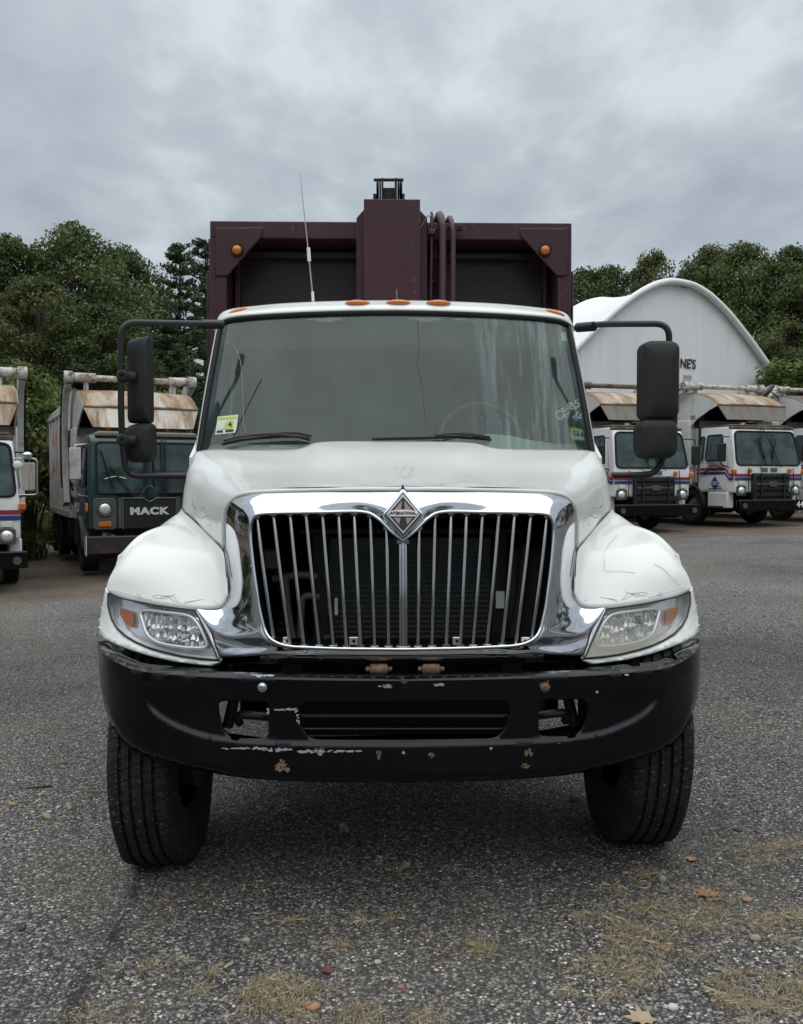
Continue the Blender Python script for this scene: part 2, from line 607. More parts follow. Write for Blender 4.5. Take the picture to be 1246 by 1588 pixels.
MT['green_cab'] = M('green_cab_paint', (0.010, 0.036, 0.038), 0.3, coat=0.3, var=(2, (0.02, 0.05, 0.05), 0.5), dirt=(7, (0.06, 0.06, 0.055), 0.6, 0.8))
MT['grey_trim'] = M('grey_trim', (0.075, 0.075, 0.072), 0.5, dirt=(9, (0.11, 0.10, 0.09), 0.5, 0.8))
MT['grey_body'] = M('grey_body_steel', (0.55, 0.555, 0.55), 0.5, var=(1.4, (0.36, 0.345, 0.32), 0.7), dirt=(3.4, (0.22, 0.145, 0.095), 0.55, 0.72), streak=(6.0, (0.27, 0.21, 0.16), 0.50, 0.70))
MT['rust_tan'] = rusty('tan_rust', (0.55, 0.50, 0.42), (0.32, 0.20, 0.10), (0.19, 0.11, 0.055), 0.30, 0.56, 3.2)
MT['rust_lip'] = rusty('rusting_lip', (0.66, 0.61, 0.52), (0.33, 0.19, 0.085), (0.16, 0.09, 0.045), 0.42, 0.66, 4.0)
MT['rust_dark'] = rusty('dark_rust', (0.16, 0.15, 0.14), (0.12, 0.065, 0.035), (0.06, 0.035, 0.022), 0.35, 0.6, 3.0, False)
MT['rust_gray'] = rusty('gray_lip', (0.17, 0.16, 0.14), (0.24, 0.15, 0.08), (0.12, 0.08, 0.045), 0.42, 0.68, 3.0)
MT['rust_white'] = rusty('white_arm_rust', (0.55, 0.53, 0.49), (0.17, 0.085, 0.045), (0.08, 0.045, 0.03), 0.46, 0.62, 5.0, False)
MT['rust_bolt'] = rusty('rusted_fitting', (0.30, 0.24, 0.18), (0.22, 0.10, 0.045), (0.10, 0.05, 0.03), 0.3, 0.6, 30.0, False)
MT['interior'] = M('cab_interior', (0.17, 0.19, 0.18), 0.8)
MT['dash'] = M('dashboard_plastic', (0.58, 0.61, 0.56), 0.7)
MT['seat'] = M('seat_cloth', (0.06, 0.064, 0.068), 0.9)
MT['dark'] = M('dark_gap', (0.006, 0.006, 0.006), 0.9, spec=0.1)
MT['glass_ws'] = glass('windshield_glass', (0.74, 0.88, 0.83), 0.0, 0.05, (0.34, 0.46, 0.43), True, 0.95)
MT['glass_bg'] = glass('cab_glass', (0.40, 0.52, 0.52), 0.0, 0.16, (0.22, 0.33, 0.33), False, 1.0)
MT['paper'] = M('sticker_paper', (0.74, 0.72, 0.60), 0.6)
MT['lime'] = M('sticker_lime', (0.42, 0.62, 0.10), 0.5)
MT['pale'] = M('sticker_pale', (0.62, 0.72, 0.60), 0.5)
MT['ink'] = M('black_ink', (0.012, 0.012, 0.012), 0.6)
MT['chalk'] = M('white_marker', (0.78, 0.80, 0.78), 0.7)
MT['scratch'] = M('bared_primer', (0.42, 0.42, 0.44), 0.6)
MT['pin_brown'] = M('brown_pinstripe', (0.22, 0.12, 0.06), 0.4)
MT['pin_grey'] = M('grey_pinstripe', (0.30, 0.31, 0.31), 0.4)
MT['seam'] = M('panel_gap', (0.05, 0.05, 0.045), 0.8)
MT['badge_red'] = M('emblem_faded_red', (0.36, 0.23, 0.22), 0.4)
MT['badge_black'] = M('emblem_black', (0.012, 0.009, 0.009), 0.3)

def chrome(name, col=(0.80, 0.81, 0.84), rough=0.05, scr=0.10, bumpy=0.0, pit=0.0):
    m, g = new_mat(name)
    tc = g.n('ShaderNodeTexCoord').outputs['Object']
    sc = g.noise(g.scaled(tc, (0.6, 1.0, 9.0)), 14.0, 6, 0.7)
    r = g.math('ADD', g.math('MULTIPLY', g.ramp(sc, (0.45, 0.0), (0.8, 1.0)), scr), rough)
    c = g.n('ShaderNodeRGB')
    c.outputs[0].default_value = (*col, 1)
    c = c.outputs[0]
    if pit:
        f = g.ramp(g.noise(tc, 34.0, 4, 0.6), (0.70, 0.0), (0.745, 1.0))
        f = g.math('MULTIPLY', f, g.ramp(g.noise(tc, 4.0, 3, 0.5), (0.45, 0.0), (0.65, 1.0)))
        c = g.mix(g.math('MULTIPLY', f, pit), c, (0.10, 0.085, 0.07))
        r = g.math('ADD', r, g.math('MULTIPLY', f, 0.5), True)
    p = g.n('ShaderNodeBsdfPrincipled', Base_Color=c, Roughness=r, Metallic=1.0)
    if bumpy:
        b = g.n('ShaderNodeBump', Strength=bumpy, Distance=0.02, Height=g.noise(tc, 5.0, 3, 0.5))
        g.link(b.outputs[0], p.inputs['Normal'])
    g.n('ShaderNodeOutputMaterial', Surface=p)
    return m
MT['chrome'] = chrome('chrome', (0.66, 0.675, 0.71), 0.05, 0.10, 0.02, 0.9)
MT['chrome_bar'] = chrome('satin_bar', (0.36, 0.36, 0.365), 0.10, 0.12)
MT['chrome_lamp'] = M('lamp_silver', (0.80, 0.81, 0.83), 0.14, metal=0.55)

# ------------------------------------------------------------------ ground: sloping lot, dirt beyond
def asphalt_mat():
    m, g = new_mat('weathered_asphalt')
    tc = g.n('ShaderNodeTexCoord').outputs['Object']
    warp = g.n('ShaderNodeTexNoise', Vector=tc, Scale=40.0, Detail=2.0)
    tw = g.n('ShaderNodeVectorMath', {'operation': 'MULTIPLY_ADD'}, i0=warp.outputs['Color'], i1=(0.012, 0.012, 0.012), i2=tc).outputs[0]
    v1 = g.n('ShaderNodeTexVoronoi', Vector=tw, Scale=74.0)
    v2 = g.n('ShaderNodeTexVoronoi', Vector=tw, Scale=150.0)
    s1 = g.n('ShaderNodeSeparateColor', i0=v1.outputs['Color'])
    s2 = g.n('ShaderNodeSeparateColor', i0=v2.outputs['Color'])
    big = g.noise(tc, 0.35, 5, 0.6, 0.4)
    midn = g.noise(tc, 2.3, 6, 0.65)
    c = g.ramp(s1.outputs[0], (0.0, (0.022, 0.024, 0.027)), (0.4, (0.058, 0.063, 0.067)), (0.75, (0.125, 0.13, 0.13)), (1.0, (0.23, 0.225, 0.21)))
    c2 = g.ramp(s2.outputs[1], (0.0, (0.03, 0.031, 0.033)), (0.8, (0.085, 0.086, 0.088)), (1.0, (0.13, 0.12, 0.11)))
    c = g.mix(0.35, c, c2)
    c = g.mix(g.ramp(v1.outputs['Distance'], (0.42, 0.0), (0.62, 0.85)), c, (0.016, 0.016, 0.017))     # tar between the stones, with crevice shade painted in
    # pale pebbles worn free of the tar, a few brown ones; the crowns only
    pale = g.math('MULTIPLY', g.math('GREATER_THAN', s1.outputs[1], 0.90), g.math('LESS_THAN', v1.outputs['Distance'], 0.42))
    pale2 = g.math('MULTIPLY', g.math('GREATER_THAN', s2.outputs[0], 0.88), g.math('LESS_THAN', v2.outputs['Distance'], 0.45))
    brown = g.math('MULTIPLY', g.math('GREATER_THAN', s1.outputs[2], 0.955), g.math('LESS_THAN', v1.outputs['Distance'], 0.36))
    dens = g.ramp(midn, (0.3, 0.25), (0.62, 1.0))
    c = g.mix(g.math('MULTIPLY', pale, dens), c, g.ramp(s2.outputs[2], (0.0, (0.26, 0.25, 0.235)), (1.0, (0.52, 0.51, 0.48))))
    c = g.mix(g.math('MULTIPLY', pale2, dens), c, (0.28, 0.27, 0.25))
    c = g.mix(g.math('MULTIPLY', brown, 0.8), c, (0.24, 0.15, 0.09))
    # old tar stains, dusty patches
    stain = g.ramp(big, (0.34, 1.15), (0.5, 1.8), (0.64, 2.25))
    c = g.n('ShaderNodeVectorMath', {'operation': 'MULTIPLY'}, i0=c, i1=stain).outputs[0]
    grit = g.ramp(g.noise(tc, 30.0, 5, 0.75), (0.30, 0.55), (0.5, 1.0), (0.72, 1.65))
    c = g.n('ShaderNodeVectorMath', {'operation': 'MULTIPLY'}, i0=c, i1=grit).outputs[0]
    c = g.n('ShaderNodeVectorMath', {'operation': 'MULTIPLY'}, i0=c, i1=(1.06, 1.0, 0.93)).outputs[0]
    dust = g.ramp(g.noise(g.scaled(tc, (1, 1, 1), (7, 3, 0)), 0.8, 6, 0.65), (0.48, 0.0), (0.70, 0.7))
    c = g.mix(g.math('MULTIPLY', dust, g.ramp(s2.outputs[0], (0.1, 0.2), (0.9, 1.0))), c, (0.165, 0.145, 0.115))
    # tar-dark crack that runs from the tyre to the near corner, and faint wheel tracks
    A_, B_ = on_ground(238, 1340), on_ground(110, 1560)
    dv = Vector((B_.x - A_.x, B_.y - A_.y, 0))
    ln_, dv = dv.length, dv.normalized()
    rel = g.n('ShaderNodeVectorMath', {'operation': 'SUBTRACT'}, i0=tc, i1=(A_.x, A_.y, 0)).outputs[0]
    across = g.n('ShaderNodeVectorMath', {'operation': 'DOT_PRODUCT'}, i0=rel, i1=(-dv.y, dv.x, 0)).outputs['Value']
    along = g.n('ShaderNodeVectorMath', {'operation': 'DOT_PRODUCT'}, i0=rel, i1=(dv.x, dv.y, 0)).outputs['Value']
    wob = g.math('MULTIPLY', g.math('SUBTRACT', g.noise(tc, 5.0, 6, 0.75), 0.5), 0.26)
    cr = g.math('ABSOLUTE', g.math('ADD', across, wob))
    cr = g.math('MULTIPLY', g.ramp(cr, (0.006, 1.0), (0.05, 0.0)), g.ramp(g.noise(tc, 9.0, 4, 0.7), (0.36, 0.0), (0.54, 1.0)))
    cr = g.math('MULTIPLY', cr, g.math('GREATER_THAN', along, -0.15))
    c = g.mix(g.math('MULTIPLY', cr, 0.82), c, (0.02, 0.02, 0.02))
    h = g.math('ADD', g.math('MULTIPLY', v1.outputs['Distance'], -0.7), g.math('MULTIPLY', v2.outputs['Distance'], -0.4))
    h = g.math('ADD', h, g.math('MULTIPLY', midn, 1.0))
    b = g.n('ShaderNodeBump', Strength=1.0, Distance=0.012, Height=h)
    p = g.n('ShaderNodeBsdfPrincipled', Base_Color=c, Roughness=g.ramp(midn, (0.3, 0.62), (0.7, 0.9)), Normal=b.outputs[0])
    p.inputs['Specular IOR Level'].default_value = 0.3
    g.n('ShaderNodeOutputMaterial', Surface=p)
    return m

def dirt_mat():
    m, g = new_mat('packed_dirt')
    tc = g.n('ShaderNodeTexCoord').outputs['Object']
    n1, n2 = g.noise(tc, 0.5, 6, 0.65), g.noise(tc, 7.0, 8, 0.7)
    c = g.ramp(n1, (0.3, (0.075, 0.055, 0.039)), (0.5, (0.135, 0.103, 0.074)), (0.7, (0.21, 0.168, 0.125)))
    c = g.mix(g.ramp(n2, (0.35, 0.0), (0.75, 0.75)), c, (0.045, 0.036, 0.03))
    c = g.mix(g.ramp(g.noise(tc, 60.0, 3, 0.6), (0.66, 0.0), (0.72, 0.8)), c, (0.30, 0.27, 0.23))
    b = g.n('ShaderNodeBump', Strength=0.8, Distance=0.04, Height=n2)
    p = g.n('ShaderNodeBsdfPrincipled', Base_Color=c, Roughness=0.95, Normal=b.outputs[0])
    g.n('ShaderNodeOutputMaterial', Surface=p)
    return m

def axis_steps(vals):
    out = []
    for a, b, n in vals:
        out += [a + (b - a) * i / n for i in range(n)]
    out.append(vals[-1][1])
    return out

gx = axis_steps([(-1500, -80, 8), (-80, -24, 14), (-24, 24, 60), (24, 80, 14), (80, 1500, 8)])
gy = axis_steps([(-1500, -60, 8), (-60, -8, 14), (-8, 40, 60), (40, 120, 16), (120, 1800, 10)])
mb = MB().grid([[(x, y, ground_z(x, y) - 0.012) for x in gx] for y in gy])
tag(mb.build('ground', dirt_mat(), smooth=180), 'packed brown dirt under the parked trucks and beyond', None, kind='structure')

# the paved lot ends in a ragged edge in front of the parked trucks
edge = smooth_line([(-60, 9.6), (-30, 10.2), (-14, 10.6), (-9, 10.9), (-6, 10.6), (-3, 11.6), (0, 13.5), (3, 16.0), (6, 17.6), (9, 18.6), (13, 19.0), (20, 20.0), (60, 24)], 10)
lot_rows = []
for (ex, ey) in [(p[0], p[1]) for p in edge]:
    ey += 0.18 * mnoise.noise(Vector((ex * 1.7, 0, 0))) + 0.07 * mnoise.noise(Vector((ex * 6.3, 4, 0)))
    col_ = []
    for k in range(61):
        y = -40 + (ey + 40) * (1 - (1 - k / 60) ** 2.2)
        col_.append((ex, y, ground_z(ex, y) - (0.0 if k < 60 else 0.02)))
    lot_rows.append(col_)
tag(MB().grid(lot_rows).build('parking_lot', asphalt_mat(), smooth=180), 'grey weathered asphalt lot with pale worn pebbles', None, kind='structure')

# ------------------------------------------------------------------ the white truck
TR_YAW = R(1.3)
TR_ORG = Vector((0.010, 0.0, 0.0))
truck = thing('garbage_truck', 'white long-nosed refuse truck with maroon box body and chrome grille', 'truck', TR_ORG, TR_YAW)
T_INV = Matrix.Rotation(-TR_YAW, 3, 'Z')
C_LOC = T_INV @ (CAM - TR_ORG)

def L(px, py, Y):
    """truck-local point at local depth Y, measured at this pixel"""
    d = T_INV @ ray(px, py)
    return C_LOC + d * ((Y - C_LOC.y) / d.y)

def P(*a):
    """control point: (px, py, Y) measured, or ('m', x, y, z) in metres"""
    return Vector(a[1:]) if a[0] == 'm' else L(*a)

def flipx(mb_):
    mb_.v = [(-x, y, z) for x, y, z in mb_.v]
    mb_.f = [tuple(reversed(f)) for f in mb_.f]
    return mb_

def both(mb_, snap=0.012):
    """complete a left half to the whole"""
    mb_.v = [((0.0 if abs(x) < snap else x), y, z) for x, y, z in mb_.v]
    o = len(mb_.v)
    mb_.v += [(-x, y, z) for x, y, z in mb_.v]
    mb_.f += [tuple(reversed([i + o for i in f])) for f in mb_.f]
    return mb_

def centred(rows):
    """first column of control points lies on the truck's middle plane"""
    for r in rows:
        r[0].x = 0.0
    return rows

def orient(o, d):
    me = o.data
    d = Vector(d)
    if sum((p.normal.dot(d) * p.area for p in me.polygons)) < 0:
        me.flip_normals()
    return o

def panel(outline, depth, holes=(), step=8.0, lines=(), off=0.0):
    vs, fs = patch(outline, holes, step, lines)
    return MB().add([L(v[0], v[1], depth(v[0], v[1]) + off) for v in vs], fs)

def table(pts, n=12):
    s = smooth_line([Vector((a, b, 0)) for a, b in pts], n)
    xs, ys = [p.x for p in s], [p.y for p in s]
    return lambda x: float(np.interp(x, xs, ys))

# ---- hood
HOOD = [
 [(627, 757, .25), (560, 757, .255), (490, 758, .275), (425, 760, .31), (380, 764, .36), (357, 777, .42), (347, 800, .47), (346, 851, .50)],
 [(626, 743, .48), (565, 745, .49), (500, 750, .51), (420, 749, .54), (366, 753, .60), (337, 767, .66), (325, 790, .70), (323, 828, .72)],
 [(624, 721, .85), (548, 723, .85), (500, 734, .86), (404, 733, .89), (346, 735, .94), (314, 750, .98), (303, 776, 1.0), (300, 806, 1.0)],
 [(622, 698, 1.2), (522, 699, 1.2), (474, 713, 1.2), (388, 713, 1.2), (328, 714, 1.22), (297, 727, 1.22), (287, 755, 1.2), (283, 788, 1.18)],
 [(621, 684, 1.5), (502, 685, 1.5), (455, 695, 1.5), (378, 697, 1.5), (318, 698, 1.5), ('m', -1.05, 1.5, 1.70), ('m', -1.068, 1.5, 1.58), ('m', -1.078, 1.5, 1.455)],
]
hood_rows = spline_grid(centred([[P(*q) for q in r] for r in HOOD]), 8, 8)
hood = both(MB().grid(hood_rows)).build('hood', MT['white'], truck, smooth=60, weld=0.002, solid=0.012)
orient(hood, (0, -0.3, 1))
hoodY = tps([q for r in HOOD for q in r if q[0] != 'm'])

# ---- fenders
FEND = [
 [(352, 921, .37), (340, 941, .355), (304, 943, .355), (256, 939, .39), (206, 932, .445), (177, 922, .49), (165, 913, .52)],
 [(351, 892, .42), (336, 899, .43), (300, 897, .46), (256, 889, .48), (214, 884, .51), (185, 889, .525), (168, 901, .535)],
 [(347, 858, .49), (330, 863, .53), (298, 858, .58), (263, 850, .62), (229, 849, .63), (199, 862, .59), (174, 888, .555)],
 [(334, 840, .62), (313, 838, .70), (288, 829, .78), (262, 826, .80), (233, 829, .76), (206, 846, .67), (180, 876, .60)],
 [(311, 817, .87), (295, 817, .93), (280, 814, .97), (263, 813, .95), (241, 819, .86), (214, 833, .75), (186, 863, .63)],
 [(283, 790, 1.2), (277, 796, 1.17), (269, 801, 1.13), ('m', -1.105, 1.15, 1.375), ('m', -1.14, 1.02, 1.31), ('m', -1.18, .92, 1.23), ('m', -1.2, .8, 1.15)],
 [('m', -1.08, 1.5, 1.45), ('m', -1.095, 1.5, 1.40), ('m', -1.12, 1.5, 1.33), ('m', -1.15, 1.47, 1.24), ('m', -1.18, 1.38, 1.15), ('m', -1.2, 1.24, 1.08), ('m', -1.205, 1.05, 1.05)],
]
fend_rows = spline_grid([[P(*q) for q in r] for r in FEND], 7, 7)
fendY = tps([q for r in FEND for q in r if q[0] != 'm'])
for s in (0, 1):
    m_ = MB().grid(fend_rows)
    # lip under the edge and a side skirt above the tyre
    m_.grid([[Vector(r[-1]) + Vector((-0.004 * k, 0.02 * k, -0.035 * k)) for r in fend_rows] for k in range(4)])
    if s:
        flipx(m_)
    f_ = m_.build('fender', MT['white'], truck, smooth=60, weld=0.002, solid=0.012)
    orient(f_, (-1 if not s else 1, -1, 1))
    # dark seam between hood and fender
    ln = [r[0] + Vector((0.002, -0.006, 0.004)) for r in fend_rows[6:]]
    if s:
        ln = [Vector((-p.x, p.y, p.z)) for p in ln]
    MB().tube(ln, 0.002, 6).build('panel_gap', MT['seam'], f_, smooth=60)

# ---- white corner around each headlight
CORN = [(164, 911), (168, 918), (167, 940), (172, 960), (181, 976), (194, 988), (211, 998), (231, 1006), (255, 1013), (281, 1019), (310, 1023), (341, 1026),
        (326, 1032), (300, 1029), (270, 1025), (235, 1017), (205, 1008), (180, 999), (162, 990), (154, 982), (156, 955)]
cornY = tps([(164, 911, .52), (168, 919, .505), (173, 960, .475), (195, 987, .415), (231, 1005, .355), (281, 1018, .305), (341, 1026, .275),
             (326, 1032, .275), (270, 1025, .30), (205, 1008, .365), (165, 992, .44), (154, 982, .48), (157, 950, .505)])
for s in (0, 1):
    m_ = panel(CORN, cornY, step=6)
    if s:
        flipx(m_)
    orient(m_.build('headlight_corner', MT['white'], truck, smooth=60, solid=0.02), (0, -1, 0))

# ---- chrome grille surround
OPEN = [(627, 838), (621, 836.5), (607, 824), (595, 812), (586, 804), (576, 797), (562, 794), (500, 794.5), (430, 795.5), (403, 797), (393, 802), (389, 811), (388.5, 826),
        (392, 865), (397, 906), (403, 945), (409, 972), (415, 985), (424, 994), (438, 1000), (456, 1003), (540, 1006), (627, 1007)]
SURR = [(627, 754), (560, 754), (490, 755), (424, 757), (399, 758), (378, 761), (363, 766), (353, 774), (345, 786), (341, 799), (340, 825), (340, 851), (344, 881), (346, 905), (345, 918),
        (341, 929), (335, 936), (328, 939), (302, 940), (322, 984), (341, 1025), (400, 1028.5), (500, 1030.5), (627, 1031.5)]
surrY = tps([(627, 838, .195), (607, 824, .20), (586, 804, .215), (562, 794, .222), (500, 794.5, .225), (430, 795.5, .235), (393, 802, .25), (388.5, 826, .245),
             (397, 906, .205), (409, 972, .175), (438, 1000, .15), (540, 1006, .13), (627, 1007, .125),
             (627, 754, .31), (627, 757, .272), (627, 768, .235), (560, 754, .315), (560, 757, .277), (560, 768, .24), (490, 755, .335), (490, 758, .297), (490, 769, .25), (424, 757, .37), (425, 760, .332), (428, 771, .272), (378, 761, .42), (380, 765, .385), (392, 775, .31),
             (353, 774, .49), (357, 777, .45), (372, 790, .345), (341, 800, .55), (347, 800, .50), (340, 851, .58), (346, 851, .53), (344, 881, .52), (345, 918, .45), (335, 936, .41), (302, 940, .375), (366, 800, .355), (366, 850, .335), (378, 850, .275), (352, 921, .40), (372, 905, .275), (385, 905, .225),
             (347, 934, .375), (331, 943.5, .365), (304, 944.5, .36), (322, 984, .31), (341, 1025, .28), (345, 965, .305), (362, 958, .29), (362, 990, .275), (375, 1005, .24), (390, 985, .205),
             (400, 1028.5, .235), (405, 1012, .20), (500, 1030.5, .185), (500, 1017, .14), (627, 1031.5, .175), (627, 1018, .128)])
ST = [
 [(627, 754, .31), (627, 758, .265), (627, 790, .215), (627, 838, .195)], [(600, 754, .312), (600, 758, .267), (604, 785, .216), (607, 824, .20)],
 [(575, 754, .315), (575, 758, .27), (580, 779, .222), (586, 804, .213)], [(545, 754.5, .32), (545, 758.5, .275), (551, 775, .230), (562, 794, .220)],
 [(490, 755, .335), (490, 759, .29), (492, 775, .245), (500, 794.5, .225)], [(424, 757, .37), (425, 761, .325), (428, 775, .265), (432, 795.5, .235)],
 [(385, 760, .41), (387, 764, .365), (393, 777, .295), (405, 797, .245)], [(358, 769, .47), (361, 773, .42), (373, 785, .325), (394, 801, .25)],
 [(345, 786, .53), (350, 789, .47), (366, 798, .35), (389, 811, .247)], [(340, 815, .57), (346, 815, .51), (364, 818, .355), (388.5, 828, .243)],
 [(340, 851, .58), (346, 851, .53), (364, 854, .355), (391.5, 860, .23)], [(344, 885, .52), (350, 885, .47), (369, 888, .315), (395, 890, .215)],
 [(345, 912, .47), (352, 912, .425), (372, 914, .29), (398.5, 915, .203)], [(342, 929, .43), (349, 929, .39), (371, 938, .275), (402, 940, .193)],
 [(333, 938, .41), (339, 941, .37), (365, 956, .275), (406, 958, .184)], [(318, 939, .39), (322, 943.5, .36), (354, 970, .283), (409.5, 972, .177)],
 [(303, 944, .395), (306, 947, .352), (345, 983, .282), (414.5, 984, .168)], [(321, 984, .325), (324, 985, .315), (358, 995, .262), (423, 993, .158)],
 [(331, 1005, .305), (334, 1006, .293), (370, 1006, .24), (437, 999.5, .150)], [(341, 1026, .29), (346, 1023, .277), (386, 1014, .205), (456, 1003, .142)],
 [(402, 1029, .245), (404, 1026, .222), (422, 1016, .172), (490, 1004.5, .136)], [(470, 1030.5, .215), (471, 1028, .188), (479, 1018, .143), (530, 1006, .131)],
 [(550, 1031.5, .205), (550, 1029, .175), (553, 1019, .134), (577, 1006.5, .128)], [(627, 1032, .20), (627, 1029, .17), (627, 1019, .13), (627, 1007, .125)]]
st_ctl = [[P(*q_) for q_ in r_] for r_ in ST]
for q_ in st_ctl[0] + st_ctl[-1]:
    q_.x = 0.0
st_rows = spline_grid(st_ctl, 6, 5)
surrY = tps([q_ for r_ in ST for q_ in r_[1:]])
hole = [(p_[0], p_[1]) for p_ in OPEN]
sur = both(MB().grid(st_rows)).build('grille_surround', MT['chrome'], truck, smooth=75, weld=0.002, solid=0.012)
orient(sur, (0, -1, 0))
# bright rolled edge of the opening
rim_l = [r_[-1] + Vector((0, -.002, 0)) for r_ in st_rows]
rim_l[0].x = rim_l[-1].x = 0
rim = rim_l + [Vector((-p.x, p.y, p.z)) for p in rim_l[::-1]][1:-1]
rim = rim + [rim[0]]
MB().tube(rim, 0.007, 8, False).build('opening_rim', MT['chrome'], sur, smooth=80)
# dark reveal behind the rim
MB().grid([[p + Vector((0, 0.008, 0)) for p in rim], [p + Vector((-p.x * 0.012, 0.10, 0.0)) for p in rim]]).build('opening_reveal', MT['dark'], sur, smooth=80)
# rivets and the oval plug in the lower band
for px, py in ((497, 1016), (474, 1011), (391, 878)):
    c = L(px, py, surrY(px, py) - 0.003)
    MB().ball(c, 0.016 if px == 497 else 0.005, 0.004, 0.016 if px == 497 else 0.005).build('plug' if px == 497 else 'rivet', MT['alu'], sur, smooth=60)

# ---- grille bars
TOPX = [399, 424.6, 450.3, 474.9, 500.5, 525.6, 549.7, 574.8, 600]
BOTX = [426.3, 450.9, 472, 495.6, 517.5, 537.6, 559.5, 581.3, 603]
topY = table([(395, 805), (403, 799), (430, 797.5), (500, 796.5), (562, 796), (575, 799), (590, 809), (605, 824), (621, 838)])
def bar_pts(tx, bx):
    ty, by = topY(tx), 1001.5 if bx > 440 else 998
    dt, db = surrY(tx, ty) + 0.028, surrY(bx, by) + 0.028
    pts = []
    for k in range(9):
        t = k / 8
        p = L(tx + (bx - tx) * t, ty + (by - ty) * t, dt + (db - dt) * t)
        p.y -= 0.02 * math.sin(PI * t)
        pts.append(p)
    return pts
for i in range(9):
    pts = bar_pts(TOPX[i], BOTX[i])
    for s in (1, -1):
        q = [Vector((p.x * s, p.y, p.z)) for p in pts]
        m_ = MB().tube(q, [0.0078] * 9, 12)
        m_.box(q[0], (0.024, 0.024, 0.012)).box(q[-1], (0.028, 0.03, 0.012))
        m_.build('grille_bar', MT['chrome_bar'], truck, smooth=50)
c0, c1 = L(628, 840, .215), L(629, 1002, .15)
c0.x = c1.x = 0
cpts = [c0 + (c1 - c0) * (k / 8) + Vector((0, -0.02 * math.sin(PI * k / 8), 0)) for k in range(9)]
m_ = MB()
for dx, r in ((-0.0095, 0.007), (0.0, 0.0085), (0.0095, 0.007)):
    m_.tube([p + Vector((dx, -0.004 if dx == 0 else 0, 0)) for p in cpts], r, 10)
m_.box(c0, (0.046, 0.026, 0.014)).box(c1, (0.05, 0.03, 0.014))
tag(m_.build('grille_bar', MT['chrome_bar'], truck, smooth=50), 'wide ribbed middle bar under the diamond emblem')
for px in (446, 549, 709, 815):
    c = L(px, 994, surrY(min(px, 1254 - px), 998) + 0.035)
    MB().box(c, (0.034, 0.006, 0.03)).build('clip', MT['alu'], sur, bevel=0.003)
    MB().lathe([(0, -.006), (0.006, -.006), (0.006, 0)], c, (0, 1, 0), 8).build('clip_hole', MT['dark'], sur)

# ---- diamond emblem
eb = L(628, 799, .20)
eb.x = 0
EA, EB = Vector((1, 0, 0)), Vector((0, 0.26, 0.966)).normalized()
EN = EA.cross(EB)                      # towards the viewer
emb = MB()
emb.prism([(0, -0.094), (0.079, 0.0), (0.012, 0.092), (0, 0.104), (-0.012, 0.092), (-0.079, 0.0)], eb, EA, EB, EN, -0.04, 0.012)
emblem = emb.build('emblem', MT['chrome'], truck, bevel=0.010, seg=3)
def dia(w, h, t0, t1, name, mat):
    MB().prism([(0, -h), (w, 0), (0, h), (-w, 0)], eb, EA, EB, EN, t0, t1).build(name, mat, emblem, bevel=0.0015)
dia(.070, .0815, .010, .0145, 'emblem_black_edge', MT['badge_black'])
dia(.064, .075, .0145, .0175, 'emblem_chrome_edge', MT['chrome'])
dia(.056, .066, .0175, .0190, 'emblem_field', MT['badge_black'])
for s in (1, -1):
    MB().prism([(s * .004, .052), (s * .034, .0145), (s * .007, .0145)], eb, EA, EB, EN, .019, .0205).build('emblem_panel', MT['badge_red'], emblem)
    MB().prism([(s * .010, -.014), (s * .035, -.014), (s * .015, -.040)], eb, EA, EB, EN, .019, .0205).build('emblem_panel', MT['badge_red'], emblem)
band = [(-.055 + .11 * k / 12, .010 + .006 * math.cos((k / 12 - .5) * PI)) for k in range(13)] + [(.048, -.009), (-.048, -.009)]
MB().prism(band, eb, EA, EB, EN, .0185, .0225).build('emblem_band', MT['chalk'], emblem)
place_text('emblem_lettering', 'INTERNATIONAL', eb + EB * 0.002 + EN * .0235, EA, EB, 0.0165, MT['ink'], emblem, 0.001, 0.98, 0.0006, 0.76)
MB().prism([(-.016, .078), (.016, .078), (0, .122)], eb, EA, EB, EN, -.03, .006).build('emblem_peak', MT['steel_dark'], emblem, bevel=0.006, seg=3)

# ---- what shows through the grille
rad = sub('radiator', truck)
MB().bb(-.30, .38, .62, .66, .60, 1.34).build('core', MT['radiator'], rad)
for k in range(30):
    z = .64 + k * .0215
    MB().bb(-.295, .375, .606, .622, z, z + .009).build('fin', MT['radiator'], rad)
for x in (-.335, .415):
    MB().bb(x - .035, x + .035, .58, .70, .56, 1.38).build('side_tank', MT['steel_dark'], rad, bevel=.01)
for k, z in enumerate((1.36, 1.42, 1.49)):
    MB().bb(-.42, .50, .54 + .03 * k, .60 + .03 * k, z, z + .022).build('crossbar', MT['steel_dark'], rad, bevel=.004)
bay = sub('engine_bay', truck)
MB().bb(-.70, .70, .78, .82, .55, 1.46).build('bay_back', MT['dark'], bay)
for s in (1, -1):
    MB().prism([(.36, .72), (.75, .72), (.75, 1.40), (.50, 1.40)], (s * .665, 0, 0), (0, 1, 0), (0, 0, 1), (s, 0, 0), 0, .02).build('bay_side', MT['grease'], bay)
hp = [Vector((-.50 + .03 * math.sin(k * .35), .52, 1.22 - k * .030)) for k in range(22)]
hp2 = []
for i, p in enumerate(hp):
    hp2 += [p, p + Vector((0, 0, -.015))]
MB().tube(hp2, [.030 if i % 2 else .024 for i in range(len(hp2))], 10).build('ribbed_hose', MT['rubber_seal'], bay)
MB().tube(fillet([(-.52, .50, 1.18), (-.40, .48, 1.20), (-.34, .48, 1.19)], .05), .016, 8).build('pipe', MT['grey_trim'], bay, smooth=60)
MB().tube(fillet([(-.47, .47, 1.20), (-.46, .47, 1.05), (-.42, .46, .85), (-.43, .46, .70)], .08), .017, 8).build('pipe', MT['grey_trim'], bay, smooth=60)
